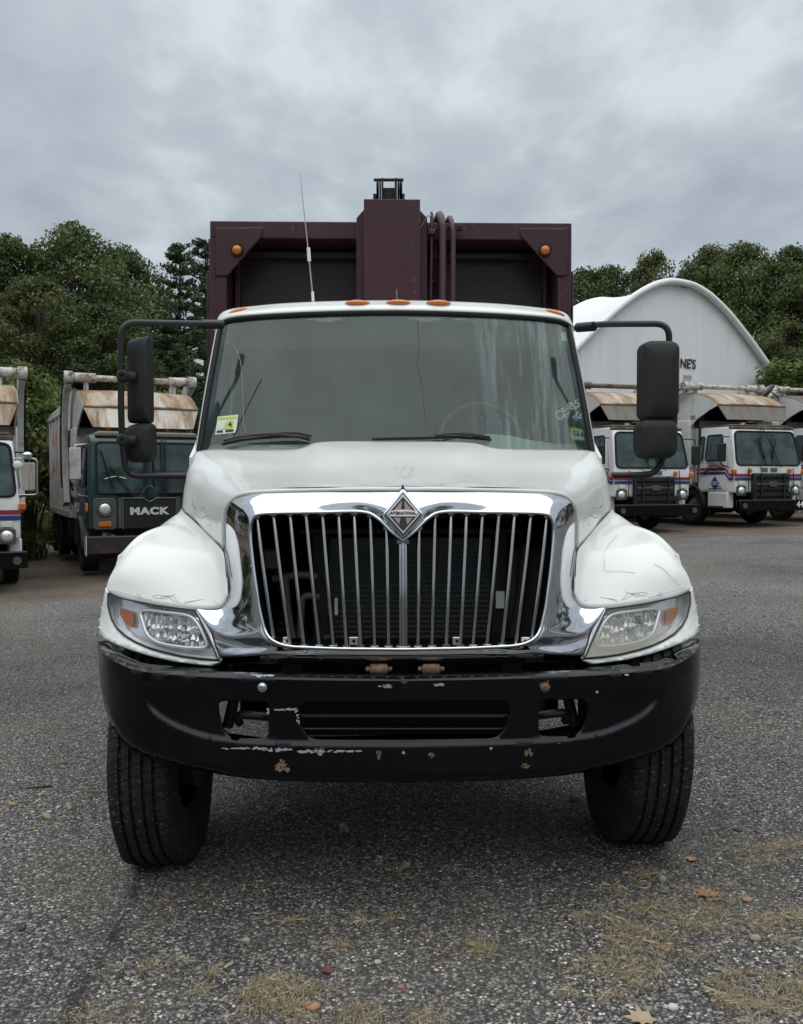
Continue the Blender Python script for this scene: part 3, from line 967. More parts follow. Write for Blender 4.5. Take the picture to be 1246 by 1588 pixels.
MB().tube(fillet([(-.33, .47, 1.11), (-.40, .47, 1.12), (-.41, .47, .95), (-.38, .47, .72)], .06), .015, 8).build('pipe', MT['grey_trim'], bay, smooth=60)
MB().bb(-.56, -.50, .50, .56, 1.22, 1.30).build('coupling', MT['grey_trim'], bay, bevel=.008)
MB().bb(-.315, -.29, .5, .52, .60, .95).build('strut', MT['rust_dark'], bay)
MB().bb(-.275, -.262, .585, .60, 1.02, 1.09).build('torn_label', MT['chalk'], bay)
MB().bb(.395, .43, .56, .575, 1.05, 1.12).build('torn_label', MT['chalk'], bay)
MB().bb(.44, .60, .50, .56, .62, 1.30).build('duct', MT['grease'], bay, bevel=.02)
MB().tube(fillet([(.50, .47, 1.32), (.48, .46, 1.1), (.44, .46, .9), (.46, .46, .66)], .08), .02, 8).build('pipe', MT['steel_dark'], bay, smooth=60)
MB().tube([(-.60, .33, .915), (.60, .33, .915)], .014, 8).build('lower_rail', MT['rust_dark'], bay, smooth=60)
MB().bb(-.62, .62, .36, .42, .82, .95).build('lower_crossmember', MT['dark'], bay)
for px in (588, 669):
    c = L(px, 1037.5, .15)
    m_ = MB().lathe([(0, -.034), (.012, -.034), (.019, -.028), (.019, .028), (.012, .034), (0, .034)], c, (1, 0, 0), 14)
    m_.lathe([(0, -.048), (.009, -.048), (.009, .048), (0, .048)], c, (1, 0, 0), 8)
    m_.build('hinge_bushing', MT['rust_bolt'], truck, smooth=50)

# ---- bumper
planY = table([(140, .55), (152, .42), (155, .345), (160, .285), (172, .215), (195, .155), (220, .115), (260, .077), (306, .05), (400, .022), (500, .008), (640, 0.0), (700, 0.0)])
topL = table([(140, 985), (152, 995), (160, 1006), (172, 1015), (195, 1026), (220, 1033), (306, 1040), (400, 1043), (500, 1045), (640, 1046), (700, 1046)])
botL = table([(140, 1040), (152, 1055), (160, 1090), (168, 1113), (178, 1134), (192, 1152), (212, 1166), (240, 1177), (308, 1194), (381, 1207), (500, 1213), (640, 1214), (700, 1214)])
crease = [(p[0], p[1]) for p in smooth_line([Vector((a, b, 0)) for a, b in ((206, 1046), (211, 1062), (218, 1080), (230, 1098), (249, 1116), (273, 1129), (300, 1139.5), (333, 1148), (400, 1155), (500, 1157.5), (627, 1158.5))], 5)]
CR = np.array(crease)
def crease_d(u, v):
    q = np.array((u, v))
    a, b = CR[:-1], CR[1:]
    ab = b - a
    t = np.clip(((q - a) * ab).sum(1) / (ab * ab).sum(1), 0, 1)
    d = np.sqrt(((a + ab * t[:, None] - q) ** 2).sum(1))
    k = int(d.argmin())
    cr = ab[k][0] * (v - a[k][1]) - ab[k][1] * (u - a[k][0])
    return d[k] if cr < 0 else -d[k]       # positive inside the sunken upper field
def bumpY(u, v):
    t = (v - topL(u)) / (botL(u) - topL(u))
    y = planY(u) + 0.032 * max(0, 1 - t / 0.06) ** 1.5 + 0.012 * max(0, 1 - t / 0.25) + 0.04 * max(0, (t - 0.93) / 0.07) ** 2
    y += 0.016 * min(1.0, max(0.0, crease_d(u, v) / 8.5)) * sstep(1048, 1092, v) * sstep(1052, 1100, v if u < 300 else 1100)
    return y
lipL = [(u, topL(u) + (botL(u) - topL(u)) * .06) for u in np.linspace(168, 622, 60)]
off1 = [(u + (6 if u < 300 else 0), v - 8) for u, v in crease[8:-1]]
BO = [(p[0], p[1]) for p in ([(627, 1046)] + [(u, topL(u)) for u in (580, 500, 440, 400, 350, 306, 270, 240, 220, 205, 195, 183, 172, 165, 160, 155, 152)])]
BO += [(153, 1015), (154, 1038), (157, 1064), (161, 1090)] + [(u, botL(u)) for u in (168, 178, 192, 205, 220, 240, 270, 308, 345, 381, 440, 500, 560)] + [(627, 1214)]
H1 = [(338, 1093), (343, 1088.5), (352, 1087.5), (408, 1088.5), (415, 1091), (417, 1097), (416.5, 1138), (414, 1143), (408, 1145), (366, 1144.5), (355, 1141), (347, 1133), (341, 1118), (338, 1104)]
H2 = [(627, 1089), (478, 1089.5), (467, 1091.5), (462, 1097), (462, 1106), (467, 1124), (474, 1138), (481, 1144), (492, 1147), (627, 1148)]
bo_path = [(u, v) for u, v in BO]
# the middle opening is cut into the half outline
bo_path = bo_path + [(627, 1148)] + H2[::-1][1:-1] + [(627, 1089)]
shelf = [L(u, topL(u), bumpY(u, topL(u))) for u in (152, 155, 160, 165, 172, 183, 195, 207, 220, 240, 260, 285, 306, 340, 380)]
bm_ = both(panel(bo_path, bumpY, holes=[H1], step=5, lines=[crease[2:-1], off1[:-1], lipL]))
sh_ = both(MB().grid([shelf, [p + Vector((.012 * abs(p.x), .10, -.012)) for p in shelf], [p + Vector((.03 * abs(p.x), .20, -.05)) for p in shelf]]))
bm_.add(sh_.v, sh_.f)
bumper = bm_.build('bumper', MT['black_paint'], truck, smooth=50, weld=0.003, solid=0.016)
orient(bumper, (0, -1, 0))
for z_, dy in ((1111.5, .06), (1131, .075)):
    a, b = L(455, z_, bumpY(470, z_) + dy), L(800, z_, bumpY(470, z_) + dy)
    MB().tube([a, b], .011, 8).build('slat', MT['black_paint'], bumper, smooth=60)
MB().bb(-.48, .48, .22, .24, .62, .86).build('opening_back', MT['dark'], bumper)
for s in (1, -1):
    # tow hook behind each side opening
    h = [L(372, 1121, .20), L(368, 1112, .16), L(378, 1108.5, .13), L(412, 1111, .13), L(430, 1113, .2)]
    MB().tube([Vector((p.x * s, p.y, p.z)) for p in smooth_line(h, 5)], .016, 10).build('tow_hook', MT['black_tube'], bumper, smooth=60)
    a = L(345, 1150, .30)
    MB().tube([Vector((s * (a.x + .0), .42, .60)), Vector((s * (a.x + .06), .40, .84))], .022, 8).build('bracket', MT['steel_dark'], bumper, smooth=60)
for px in (407, 846):
    c = L(px, 1066, bumpY(407, 1066) - .004)
    m_ = MB().lathe([(0, -.008), (.008, -.008), (.011, -.003), (.017, -.001), (.017, .006)], c, (0, 1, 0), 14)
    m_.build('bolt', MT['alu'] if px == 407 else MT['rust_bolt'], bumper, smooth=50)

def blot(cx, cy, rx, ry, seed, rough=0.5, n=22):
    """ragged outline"""
    out = []
    for k in range(n):
        a = 2 * PI * k / n
        e = Vector((math.cos(a) * 1.1, math.sin(a) * 1.1, seed * 3.7))
        q = 1 + rough * (mnoise.noise(e) * 1.1 + mnoise.noise(e * 2.7) * .5 + mnoise.noise(e * 6.1) * .25)
        out.append((cx + rx * q * math.cos(a), cy + ry * q * math.sin(a)))
    return out
def bumpYw(u, v):
    return bumpY(u if u < 627 else 1254 - u, v)
wear = [  # scraped and rusted places on the bumper
 (378, 1160.5, 36, 1.4, 'scratch'), (432, 1163, 30, 2.0, 'scratch'), (482, 1165, 26, 2.2, 'scratch'), (528, 1165, 40, 1.6, 'scratch'), (497, 1164, 9, 4.5, 'rust_bolt'), (497, 1168, 5, 3.5, 'scratch'),
 (438, 1100, 18, 1.8, 'scratch'), (415, 1102, 3, 5, 'scratch'), (463, 1117, 2.2, 11, 'scratch'), (460, 1101, 3, 4, 'scratch'),
 (600, 1064, 11, 2.6, 'scratch'), (684, 1062, 9, 2.6, 'scratch'), (408, 1048, 17, 1.6, 'scratch'), (437, 1187, 11, 9, 'rust_bolt'), (588, 1171, 5, 6, 'rust_bolt'), (670, 1171, 4, 4, 'rust_bolt'),
 (820, 1168, 5, 8, 'rust_bolt'), (815, 1187, 6, 5, 'rust_bolt'), (843, 1064, 9, 8, 'rust_bolt'), (866, 1151, 2.5, 1.6, 'scratch'), (762, 1161, 1.6, 1.6, 'scratch'), (626, 1167, 2.2, 1.6, 'scratch'), (972, 1046, 2, 1.4, 'scratch'), (926, 1073, 2, 1.4, 'scratch')]
wr = random.Random(77)
for i, (cx, cy, rx, ry, mt) in enumerate(wear):
    m_ = MB()
    n_fl = int(5 + rx * ry * .09 + rx * .5) if mt == 'scratch' else 9
    for k in range(n_fl):
        a_, r_ = wr.uniform(0, 2 * PI), wr.random() ** .6
        fx, fy = cx + rx * r_ * math.cos(a_), cy + ry * r_ * math.sin(a_)
        sx, sy = (wr.uniform(.8, 4.5), wr.uniform(.5, 1.5)) if mt == 'scratch' else (rx * wr.uniform(.2, .5), ry * wr.uniform(.2, .5))
        if rx < 4:
            sx, sy = sx * .5, sy * 1.2
        bl = blot(fx, fy, sx, sy, 40 + i * 31 + k, .7, 12)
        q0 = len(m_.v)
        m_.v += [tuple(L(u, v, bumpYw(u, v) - .0018 - .0002 * k)) for u, v in bl]
        m_.f.append(tuple(range(q0, q0 + len(bl))))
    m_.build('rust_spot' if mt == 'rust_bolt' else 'paint_scrape', MT[mt if mt == 'scratch' else ('rust_bolt' if i % 2 else 'rust_dark')], bumper)

# ---- headlights
HL = [(168, 920), (190, 928), (240, 938.5), (303, 947), (322, 984), (339, 1023), (310, 1021), (281, 1017), (255, 1011), (231, 1004), (212, 996), (195, 986), (182, 974), (173, 959), (168, 940)]
hlY = tps([(168, 920, .50), (303, 947, .345), (339, 1023, .275), (281, 1017, .30), (231, 1004, .35), (195, 986, .41), (173, 959, .47), (240, 938.5, .40), (250, 975, .345), (300, 985, .305)])
facets, g = new_mat('faceted_lamp')
tc_ = g.n('ShaderNodeTexCoord').outputs['Object']
vo = g.n('ShaderNodeTexVoronoi', {'distance': 'CHEBYCHEV'}, Vector=g.scaled(tc_, (1, 1, 0.45)), Scale=55.0, Randomness=0.55)
cc = g.ramp(g.n('ShaderNodeSeparateColor', i0=vo.outputs['Color']).outputs[0], (0.0, (0.16, 0.16, 0.17)), (0.4, (0.58, 0.59, 0.60)), (1.0, (0.95, 0.96, 0.97)))
bu = g.n('ShaderNodeBump', Strength=1.0, Distance=0.02, Height=vo.outputs['Distance'])
pp = g.n('ShaderNodeBsdfPrincipled', Base_Color=cc, Metallic=0.8, Roughness=0.15, Normal=bu.outputs[0])
g.n('ShaderNodeOutputMaterial', Surface=pp)
def lens_mat(name, haze):
    m, g = new_mat(name)
    tc = g.n('ShaderNodeTexCoord').outputs['Object']
    s = g.n('ShaderNodeMixShader', i0=g.math('MULTIPLY', g.n('ShaderNodeFresnel', IOR=1.45).outputs[0], 0.55),
            i1=g.n('ShaderNodeBsdfTransparent', Color=(0.98, 0.985, 0.985)), i2=g.n('ShaderNodeBsdfGlossy', Roughness=0.03))
    if haze:
        z = g.n('ShaderNodeSeparateXYZ', i0=tc).outputs[2]
        f = g.math('MULTIPLY', g.ramp(g.math('ADD', g.math('MULTIPLY', z, -6.0), g.math('ADD', g.math('MULTIPLY', g.noise(tc, 6, 4, 0.6), 0.5), 6.05)), (0.15, 0.10), (0.6, 0.58)), 1.0)
        s = g.n('ShaderNodeMixShader', i0=f, i1=s, i2=g.n('ShaderNodeBsdfPrincipled', Base_Color=(0.66, 0.64, 0.52), Roughness=0.35))
    g.n('ShaderNodeOutputMaterial', Surface=s)
    return m
LENS = (lens_mat('clear_lens', False), lens_mat('yellowed_lens', True))
for s in (0, 1):
    hl = sub('headlight', truck)
    if s:
        hl['label'] = 'headlight with a yellowed hazy lens'
    def hb(m_, name, mat, **k):
        if s:
            flipx(m_)
        return m_.build(name, mat, hl, **k)
    orient(hb(panel(HL, hlY, step=6), 'lens', LENS[s], smooth=60), (0, -1, 0))
    orient(hb(panel(HL, hlY, step=6, off=.05), 'housing', MT['chrome_lamp'], smooth=60), (0, -1, 0))
    ring = [L(u, v, hlY(u, v)) for u, v in resample(HL, 8)]
    ring.append(ring[0])
    hb(MB().grid([[p + Vector((0, .002, 0)) for p in ring], [p + Vector((0, .052, 0)) for p in ring]]), 'housing_wall', MT['chrome_lamp'], smooth=60)
    hb(MB().tube(ring, .0035, 6, False), 'lens_seal', MT['seam'], smooth=60)
    pod = [(221, 947), (260, 950), (290, 954), (304, 963), (315, 982), (321, 1002), (302, 1005), (270, 1002), (245, 996), (230, 985), (223, 967)]
    orient(hb(panel(pod, hlY, step=5, off=.030), 'low_beam', facets, smooth=60), (0, -1, 0))
    pr = [L(u, v, hlY(u, v) + .024) for u, v in [(q[0], q[1]) for q in smooth_line([Vector((a, b, 0)) for a, b in pod], 4, True)]]
    pr.append(pr[0])
    hb(MB().tube(pr, .008, 8, False), 'pod_ring', MT['chrome_lamp'], smooth=60)
    am = [(186, 943), (206, 948), (208, 962), (206, 974), (200, 971), (192, 963), (187, 954)]
    orient(hb(panel(am, hlY, step=5, off=.030), 'turn_signal', MT['amber_dim'], smooth=60), (0, -1, 0))
    hb(MB().ball(L(267, 974, hlY(267, 974) + .035), .013, .02, .013), 'bulb_shield', MT['chrome_lamp'], smooth=60)

# ---- wheels
def tyre_profile(R0, W):
    """(radius, along) round the rim"""
    h = W / 2
    pr = [(R0 * .56, -h * .72), (R0 * .60, -h * .84), (R0 * .74, -h * 1.0), (R0 * .86, -h * .99), (R0 * .945, -h * .93), (R0 * .98, -h * .86), (R0 * .992, -h * .78)]
    x = -h * .78
    ribs = [-.50, -.18, .18, .50]
    for q in ribs:
        a = q * h
        pr += [(R0 * (1 - .010 * abs(q)), a - .007), (R0 * .968, a - .005), (R0 * .968, a + .005), (R0 * (1 - .010 * abs(q)), a + .007)]
    pr += [(r, -w) for r, w in pr[6::-1]]
    return pr
def rim_profile(R0, W):
    h = W / 2
    return [(R0 * .57, -h * .74), (R0 * .54, -h * .76), (R0 * .52, -h * .6), (R0 * .50, -h * .3), (R0 * .46, h * .1), (R0 * .30, h * .22), (R0 * .28, h * .05), (R0 * .2, -h * .1), (R0 * .18, -h * .55), (0.001, -h * .6)]
AX = .76
tm, g = new_mat('steer_tyre')
tc_ = g.n('ShaderNodeTexCoord').outputs['Object']
sx_ = g.n('ShaderNodeSeparateXYZ', i0=g.n('ShaderNodeVectorMath', {'operation': 'SUBTRACT'}, i0=tc_, i1=(0, AX, .50)).outputs[0])
ang = g.math('ARCTAN2', sx_.outputs[2], sx_.outputs[1])
sipe = g.math('SINE', g.math('ADD', g.math('MULTIPLY', ang, 74.0), g.math('MULTIPLY', sx_.outputs[0], 60.0)))
n1_ = g.noise(tc_, 9, 6, .65)
n2_ = g.noise(tc_, 75, 4, .6)
c_ = g.mix(g.ramp(n1_, (.35, 0.0), (.7, .8)), (.013, .0125, .012), (.040, .036, .031))
c_ = g.mix(g.ramp(n2_, (.60, 0.0), (.68, 1.0)), c_, (.15, .135, .11))
c_ = g.mix(g.math('MULTIPLY', g.ramp(sipe, (.90, 0.0), (.97, 1.0)), .7), c_, (.004, .004, .004))
hh = g.math('ADD', g.math('MULTIPLY', g.ramp(sipe, (.85, 1.0), (.97, 0.0)), .6), g.math('MULTIPLY', n2_, .5))
b_ = g.n('ShaderNodeBump', Strength=.8, Distance=.006, Height=hh)
p_ = g.n('ShaderNodeBsdfPrincipled', Base_Color=c_, Roughness=.78, Normal=b_.outputs[0])
p_.inputs['Specular IOR Level'].default_value = .25
g.n('ShaderNodeOutputMaterial', Surface=p_)
MT['steer_tyre'] = tm
def squash(m_, cz, zg):
    """flatten and bulge the tyre where it carries the load"""
    out = []
    for x, y, z in m_.v:
        k = sstep(.30, .56, cz - z)
        out.append((x, y, max(z, zg)) if k == 0 else (m_.cx + (x - m_.cx) * (1 + .20 * k), y, max(z, zg - .004)))
    m_.v = out
    return m_
for s in (-1, 1):
    wx = 1.008 * s
    zg = ground_z(wx, AX)
    cz = zg + .505
    wh = sub('wheel', truck)
    m_ = MB().lathe(tyre_profile(.525, .255), (wx, AX, cz), (1, 0, 0), 96)
    m_.cx = wx
    squash(m_, cz, zg).build('tyre', MT['steer_tyre'], wh, smooth=35)
    MB().lathe(rim_profile(.525, .255), (wx, AX, cz), (-s, 0, 0), 32).build('rim', MT['rim'], wh, smooth=40)
    MB().lathe([(.001, .02), (.21, .02), (.21, .12), (.001, .12)], (wx - s * .02, AX, cz), (-s, 0, 0), 24).build('brake_drum', MT['steel_dark'], wh, smooth=40)
    for dy in (5.35,):
        for k, xx in enumerate((.78, 1.08)):
            zr = ground_z(xx * s, dy) + .515
            rw = sub('rear_wheel', truck)
            MB().lathe(tyre_profile(.525, .27), (xx * s, dy, zr), (1, 0, 0), 40).build('tyre', MT['rubber'], rw, smooth=35)
            MB().lathe(rim_profile(.525, .27), (xx * s, dy, zr), (s, 0, 0), 24).build('rim', MT['rim'], rw, smooth=40)
    MB().bb(s * .43 - .04, s * .43 + .04, .35, 8.6, .70, .95).build('frame_rail', MT['steel_dark'], truck)
MB().tube([(-.88, AX, .44), (-.6, AX, .40), (.6, AX, .42), (.88, AX, .47)], .055, 10).build('front_axle', MT['steel_dark'], truck, smooth=60)
MB().tube([(-.9, 5.35, .50), (.9, 5.35, .54)], .10, 10).build('rear_axle', MT['steel_dark'], truck, smooth=60)
MB().bb(-.32, .32, .85, 1.7, .48, 1.2).build('engine_block', MT['steel_dark'], truck, bevel=.05)
MB().bb(-.9, .9, 1.52, 1.56, .62, 1.62).build('firewall', MT['dark'], truck)
for s in (-1, 1):
    MB().bb(s * .72, s * .98, 1.7, 2.7, .45, .95).build('fuel_tank' if s < 0 else 'battery_box', MT['steel_dark'], truck, bevel=.06)
    a = MB().grid([[(s * .70, AX + .60 * math.cos(t), .47 + .60 * math.sin(t)), (s * 1.15, AX + .60 * math.cos(t), .47 + .60 * math.sin(t))] for t in np.linspace(R(5), R(112), 14)])
    a.build('wheel_well', MT['dark'], truck, smooth=60)

# ---- cab: windshield, roof, pillars
WSB = [(621, 700, 1.47), (540, 700, 1.475), (460, 700, 1.485), (385, 700.5, 1.51), (338, 701, 1.555), (309, 702, 1.60)]
WST = [(617, 485, 1.86), (550, 485.6, 1.865), (470, 488, 1.88), (400, 492, 1.91), (360, 496.5, 1.955), (343, 503, 2.0)]
ws_rows = []
for k in range(9):
    t = k / 8
    ws_rows.append([P(*[a + (b - a) * t for a, b in zip(q0, q1)]) + Vector((0, -0.02 * math.sin(PI * t), 0)) for q0, q1 in zip(WSB, WST)])
ws_ref = spline_grid(centred(ws_rows), 4, 2)
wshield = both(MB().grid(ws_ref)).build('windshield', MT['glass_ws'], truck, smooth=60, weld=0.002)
orient(wshield, (0, -1, .3))
wsY = tps([(a + (b - a) * t, c + (d - c) * t, e + (f - e) * t - 0.02 * math.sin(PI * t)) for t in (0, .33, .66, 1) for (a, c, e), (b, d, f) in zip(WSB, WST)])
def wsYw(u, v):
    """depth of the pane on either side"""
    c = 621 - 4 * (700 - v) / 215
    return wsY(u if u < c else 2 * c - u, v) + (0 if u < c else (u - c) * 0.00016)
bord = [r for r in ws_ref[0]][::-1]
topb = ws_ref[-1]
left_edge = [r[-1] for r in ws_ref]
loop = [Vector(p) for p in left_edge] + [Vector(p) for p in topb[::-1]][1:]
loop[-1].x = 0
full = loop + [Vector((-p.x, p.y, p.z)) for p in loop[::-1]][1:]
MB().tube([p + Vector((0, -.002, 0)) for p in full], .017, 8).build('gasket', MT['rubber_seal'], wshield, smooth=60)
# black band printed round the pane
fb = []
for p in full:
    q = p.copy()
    q.x *= .975
    q.z -= .028 if abs(p.x) < .96 else .0
    q.y -= .004 if abs(p.x) < .96 else .012
    fb.append(q)
MB().grid([[p + Vector((0, -.004, 0)) for p in full], fb]).build('black_edge_band', MT['rubber_seal'], wshield, smooth=60)

ROOF = [
 [(617, 484, 1.85), (550, 484.6, 1.855), (470, 487, 1.87), (400, 490.5, 1.90), (359, 494.5, 1.945), (340, 502, 1.995)],
 [(617, 477, 1.855), (550, 477.5, 1.86), (470, 480, 1.875), (400, 484, 1.905), (354, 489, 1.96), (334, 503, 2.02)],
 [(617, 470, 1.93), (550, 470.5, 1.935), (470, 473, 1.95), (400, 478, 1.98), (350, 486, 2.04), (331, 506, 2.08)],
 [(617, 466, 2.06), (550, 466.5, 2.065), (470, 469, 2.08), (400, 474.5, 2.11), (348, 484, 2.16), ('m', -1.055, 2.18, 2.455)],
 [('m', 0, 2.4, 2.625), ('m', -.25, 2.4, 2.622), ('m', -.55, 2.4, 2.61), ('m', -.80, 2.4, 2.58), ('m', -.98, 2.4, 2.53), ('m', -1.045, 2.4, 2.44)],
 [('m', 0, 2.68, 2.58), ('m', -.25, 2.68, 2.578), ('m', -.55, 2.68, 2.57), ('m', -.80, 2.68, 2.55), ('m', -.98, 2.68, 2.50), ('m', -1.045, 2.68, 2.42)],
 [('m', 0, 2.72, 2.45), ('m', -.25, 2.72, 2.45), ('m', -.55, 2.72, 2.45), ('m', -.80, 2.72, 2.44), ('m', -.98, 2.72, 2.40), ('m', -1.04, 2.72, 2.38)],
]
orient(both(MB().grid(spline_grid(centred([[P(*q) for q in r] for r in ROOF]), 6, 6))).build('roof', MT['white'], truck, smooth=60, weld=.002, solid=.02), (0, -.2, 1))
for s in (1, -1):
    pe = [Vector((p.x * s, p.y, p.z)) for p in left_edge]
    cabside = sub('cab_side', truck)
    m_ = MB().grid([[p + Vector((0, .0, 0)) for p in pe], [p + Vector((-s * .016, .004, 0)) for p in pe], [p + Vector((-s * .030, .03, 0)) for p in pe], [p + Vector((-s * .034, .10, 0)) for p in pe]])
    orient(m_.build('pillar', MT['white'], cabside, smooth=60), (-s, -1, 0))
    z0, z1 = 1.0, 2.44
    xo = -s * 1.075
    door = [(1.55, .98), (2.70, .98), (2.70, 2.40), (2.10, 2.42), (1.72, 1.80), (1.55, 1.70)]
    win = [(1.68, 1.72), (2.62, 1.70), (2.62, 2.35), (2.10, 2.37), (1.76, 1.82)]
    A_, B_ = (0, 1, 0), (0, 0, 1)
    vs, fs = patch(door, [win], .12)
    m_ = MB().add([(xo + s * .045 * max(0, (v[1] - 1.7) / .74), v[0], v[1]) for v in vs], fs)
    m_.build('door', MT['white'], cabside, solid=.03)
    MB().add([(xo + s * (.02 + .045 * max(0, (v[1] - 1.7) / .74)), v[0], v[1]) for v in patch(win, (), .2)[0]], patch(win, (), .2)[1]).build('side_window', MT['glass_bg'], cabside)
MB().bb(-1.03, 1.03, 2.69, 2.715, .95, 2.42).build('cab_back', MT['interior'], truck)
MB().bb(-1.03, 1.03, 1.58, 2.7, .93, .97).build('cab_floor', MT['interior'], truck)
# cowl panel under the wipers
cw = [Vector((p.x, p.y, p.z)) for p in ws_ref[0]]
both(MB().grid([[p + Vector((0, -.05, -.02)) for p in cw], [p + Vector((0, .02, -.005)) for p in cw]])).build('cowl', MT['black_plastic'], truck, smooth=60, weld=.002)

# ---- interior
DASH = [[(-1.0 + 2.0 * i / 16, y, z + (0.06 * math.exp(-((-1.0 + 2 * i / 16 - .52) / .24) ** 2) if k in (2, 3) else 0)) for i in range(17)]
        for k, (y, z) in enumerate(((1.53, 1.70), (1.62, 1.74), (1.78, 1.775), (1.92, 1.77), (2.0, 1.68), (2.02, 1.45)))]
MB().grid(DASH).build('dashboard', MT['dash'], truck, smooth=50)
for x, w in ((-.52, .50), (.50, .50)):
    m_ = MB()
    m_.box((x, 2.5, 1.62), (w, .14, .72)).box((x, 2.48, 2.10), (w * .55, .10, .24)).box((x, 2.28, 1.3), (w, .48, .14))
    m_.build('seat', MT['seat'], truck, bevel=.05, seg=3)
sw = [(Vector((.50, 2.10, 1.82)) + Vector((.235 * math.cos(a), .235 * math.sin(a) * .42, .235 * math.sin(a) * .90))) for a in np.linspace(0, 2 * PI, 33)]
stw = sub('steering_wheel', truck)
MB().tube(sw, .016, 8, False).build('wheel_ring', MT['grey_trim'], stw, smooth=60)
m_ = MB()
for a in (0.2, PI - 0.2, -PI / 2):
    m_.tube([Vector((.50, 2.10, 1.82)), Vector((.50, 2.10, 1.82)) + Vector((.225 * math.cos(a), .225 * math.sin(a) * .42, .225 * math.sin(a) * .90))], .014, 6)
m_.ball((.50, 2.10, 1.82), .06, .03, .06).build('wheel_hub', MT['black_plastic'], stw, smooth=60)
MB().tube([(.50, 2.10, 1.82), (.50, 1.95, 1.62)], .03, 8).build('steering_column', MT['black_plastic'], stw, smooth=60)

# ---- wipers
for pts, nm in ((((345, 689), (372, 683), (410, 679), (455, 677), (481, 682)), 'a'), (((577, 681), (650, 679.5), (700, 678), (740, 680), (762, 682)), 'b')):
    blade = [L(u, v, wsYw(u, v) - .035) for u, v in pts]
    arm = [L(u, v - 4, wsYw(u, v) - .05) for u, v in ((pts[1][0] + 25, pts[1][1] - .5), ((pts[2][0] + pts[3][0]) / 2, pts[2][1] - 1), (pts[-1][0] - 2, pts[-1][1] + 1))]
    wp = sub('wiper', truck)
    MB().tube(smooth_line(blade, 4), .008, 6).build('blade', MT['rubber_seal'], wp, smooth=60)
    MB().tube(smooth_line(arm, 4), [.006] * 4 + [.010] * 5, 6).build('arm', MT['black_plastic'], wp, smooth=60)
    if nm == 'a':
        MB().tube(smooth_line([p + Vector((.01, -.012, .018)) for p in blade], 4), .006, 6).build('arm', MT['black_plastic'], wp, smooth=60)

# ---- stickers, crack and writing on the pane
def decal(outline, mat, name, off=.006):
    m_ = MB().add([L(u, v, wsYw(u, v) - off) for u, v in outline], [tuple(range(len(outline)))])
    o = m_.build(name, mat, wshield)
    return orient(o, (0, -1, 0))
decal([(338, 646), (370, 643), (366, 671), (334, 674)], MT['paper'], 'inspection_sticker')
decal([(339, 647.5), (368.5, 645), (368, 648.5), (338.5, 651)], MT['lime'], 'sticker_header', .0075)
decal([(338, 655), (350, 654), (348.5, 665), (336.6, 666)], MT['pale'], 'sticker_field', .0075)
decal([(351, 653), (363, 652), (361.5, 665), (349.5, 666)], MT['lime'], 'sticker_field', .0075)
o_ = L(357, 658.5, wsYw(357, 658) - .009)
wA = (L(370, 655, wsYw(370, 655)) - L(340, 657.5, wsYw(340, 657.5))).normalized()
wB = (L(352, 640, wsYw(352, 640)) - L(354, 670, wsYw(354, 670))).normalized()
place_text('sticker_lettering', '4', o_, wA, wB, .045, MT['ink'], wshield, .001, 1, .001)
decal([(336.5, 668), (346, 667.2), (345.6, 670.5), (336, 671.3)], MT['ink'], 'sticker_print', .0075)
decal([(350, 667), (363, 666), (362.6, 669), (349.6, 670)], MT['ink'], 'sticker_print', .0075)
decal([(884, 662), (907, 666), (910, 684), (887, 681)], MT['lime'], 'registration_sticker')
decal([(887.5, 666), (904, 668.5), (906.5, 681.5), (890, 679)], MT['pale'], 'sticker_field', .0075)
o_ = L(894.5, 672.5, wsYw(894.5, 672.5) - .009)
wA = (L(904, 674, wsYw(904, 674)) - L(886, 671, wsYw(886, 671))).normalized()
place_text('sticker_lettering', '03', o_, wA, wB, .046, MT['ink'], wshield, .001, .95, .001, .85)
decal([(901, 671), (904, 671.4), (905, 678), (902, 677.6)], MT['ink'], 'sticker_print', .0075)
decal([(870, 514), (879, 516), (880, 530), (871, 528)], MT['pale'], 'toll_tag')
def stroke(pts, r, mat, name, off=.008, z8=True):
    q = [(640 + a / 3.894, 600 + b / 3.894) for a, b in pts] if z8 else pts
    MB().tube(smooth_line([L(u, v, wsYw(u, v) - off) for u, v in q], 4), r, 5).build(name, mat, wshield, smooth=60)
for st in ([(893, 148), (873, 150), (868, 170), (885, 193), (907, 190), (913, 178), (897, 178)], [(915, 128), (900, 138), (918, 172), (932, 185)], [(905, 150), (925, 140)], [(926, 168), (943, 158)],
           [(929, 133), (939, 128)], [(936, 105), (955, 142)], [(936, 105), (953, 98), (958, 112), (947, 122), (975, 138)], [(963, 95), (985, 130), (1003, 118)],
           [(1000, 78), (981, 86), (986, 99), (1002, 98), (1006, 113), (990, 120)], [(966, 187), (990, 166)], [(977, 177), (992, 206)], [(1004, 152), (988, 163), (997, 190), (1012, 184), (1006, 174)], [(1022, 160), (1012, 170), (1026, 180), (1016, 190)]):
    stroke(st, .0042, MT['chalk'], 'marker_writing', .014)
stroke([(648, 497), (650, 540), (648, 565), (655, 600), (658, 635), (662, 672)], .0016, MT['ink'], 'pane_line', .006, False)  # crack in the glass
stroke([(345, 532), (362, 536), (373, 560), (377, 600), (378, 650), (382, 672)], .0016, MT['pin_grey'], 'pane_line', .006, False)  # pale curved line drawn on the pane
stroke([(406, 587), (384, 630), (362, 678)], .0016, MT['ink'], 'pane_line', .006, False)  # mirror bracket's reflection, drawn on the pane as a dark line
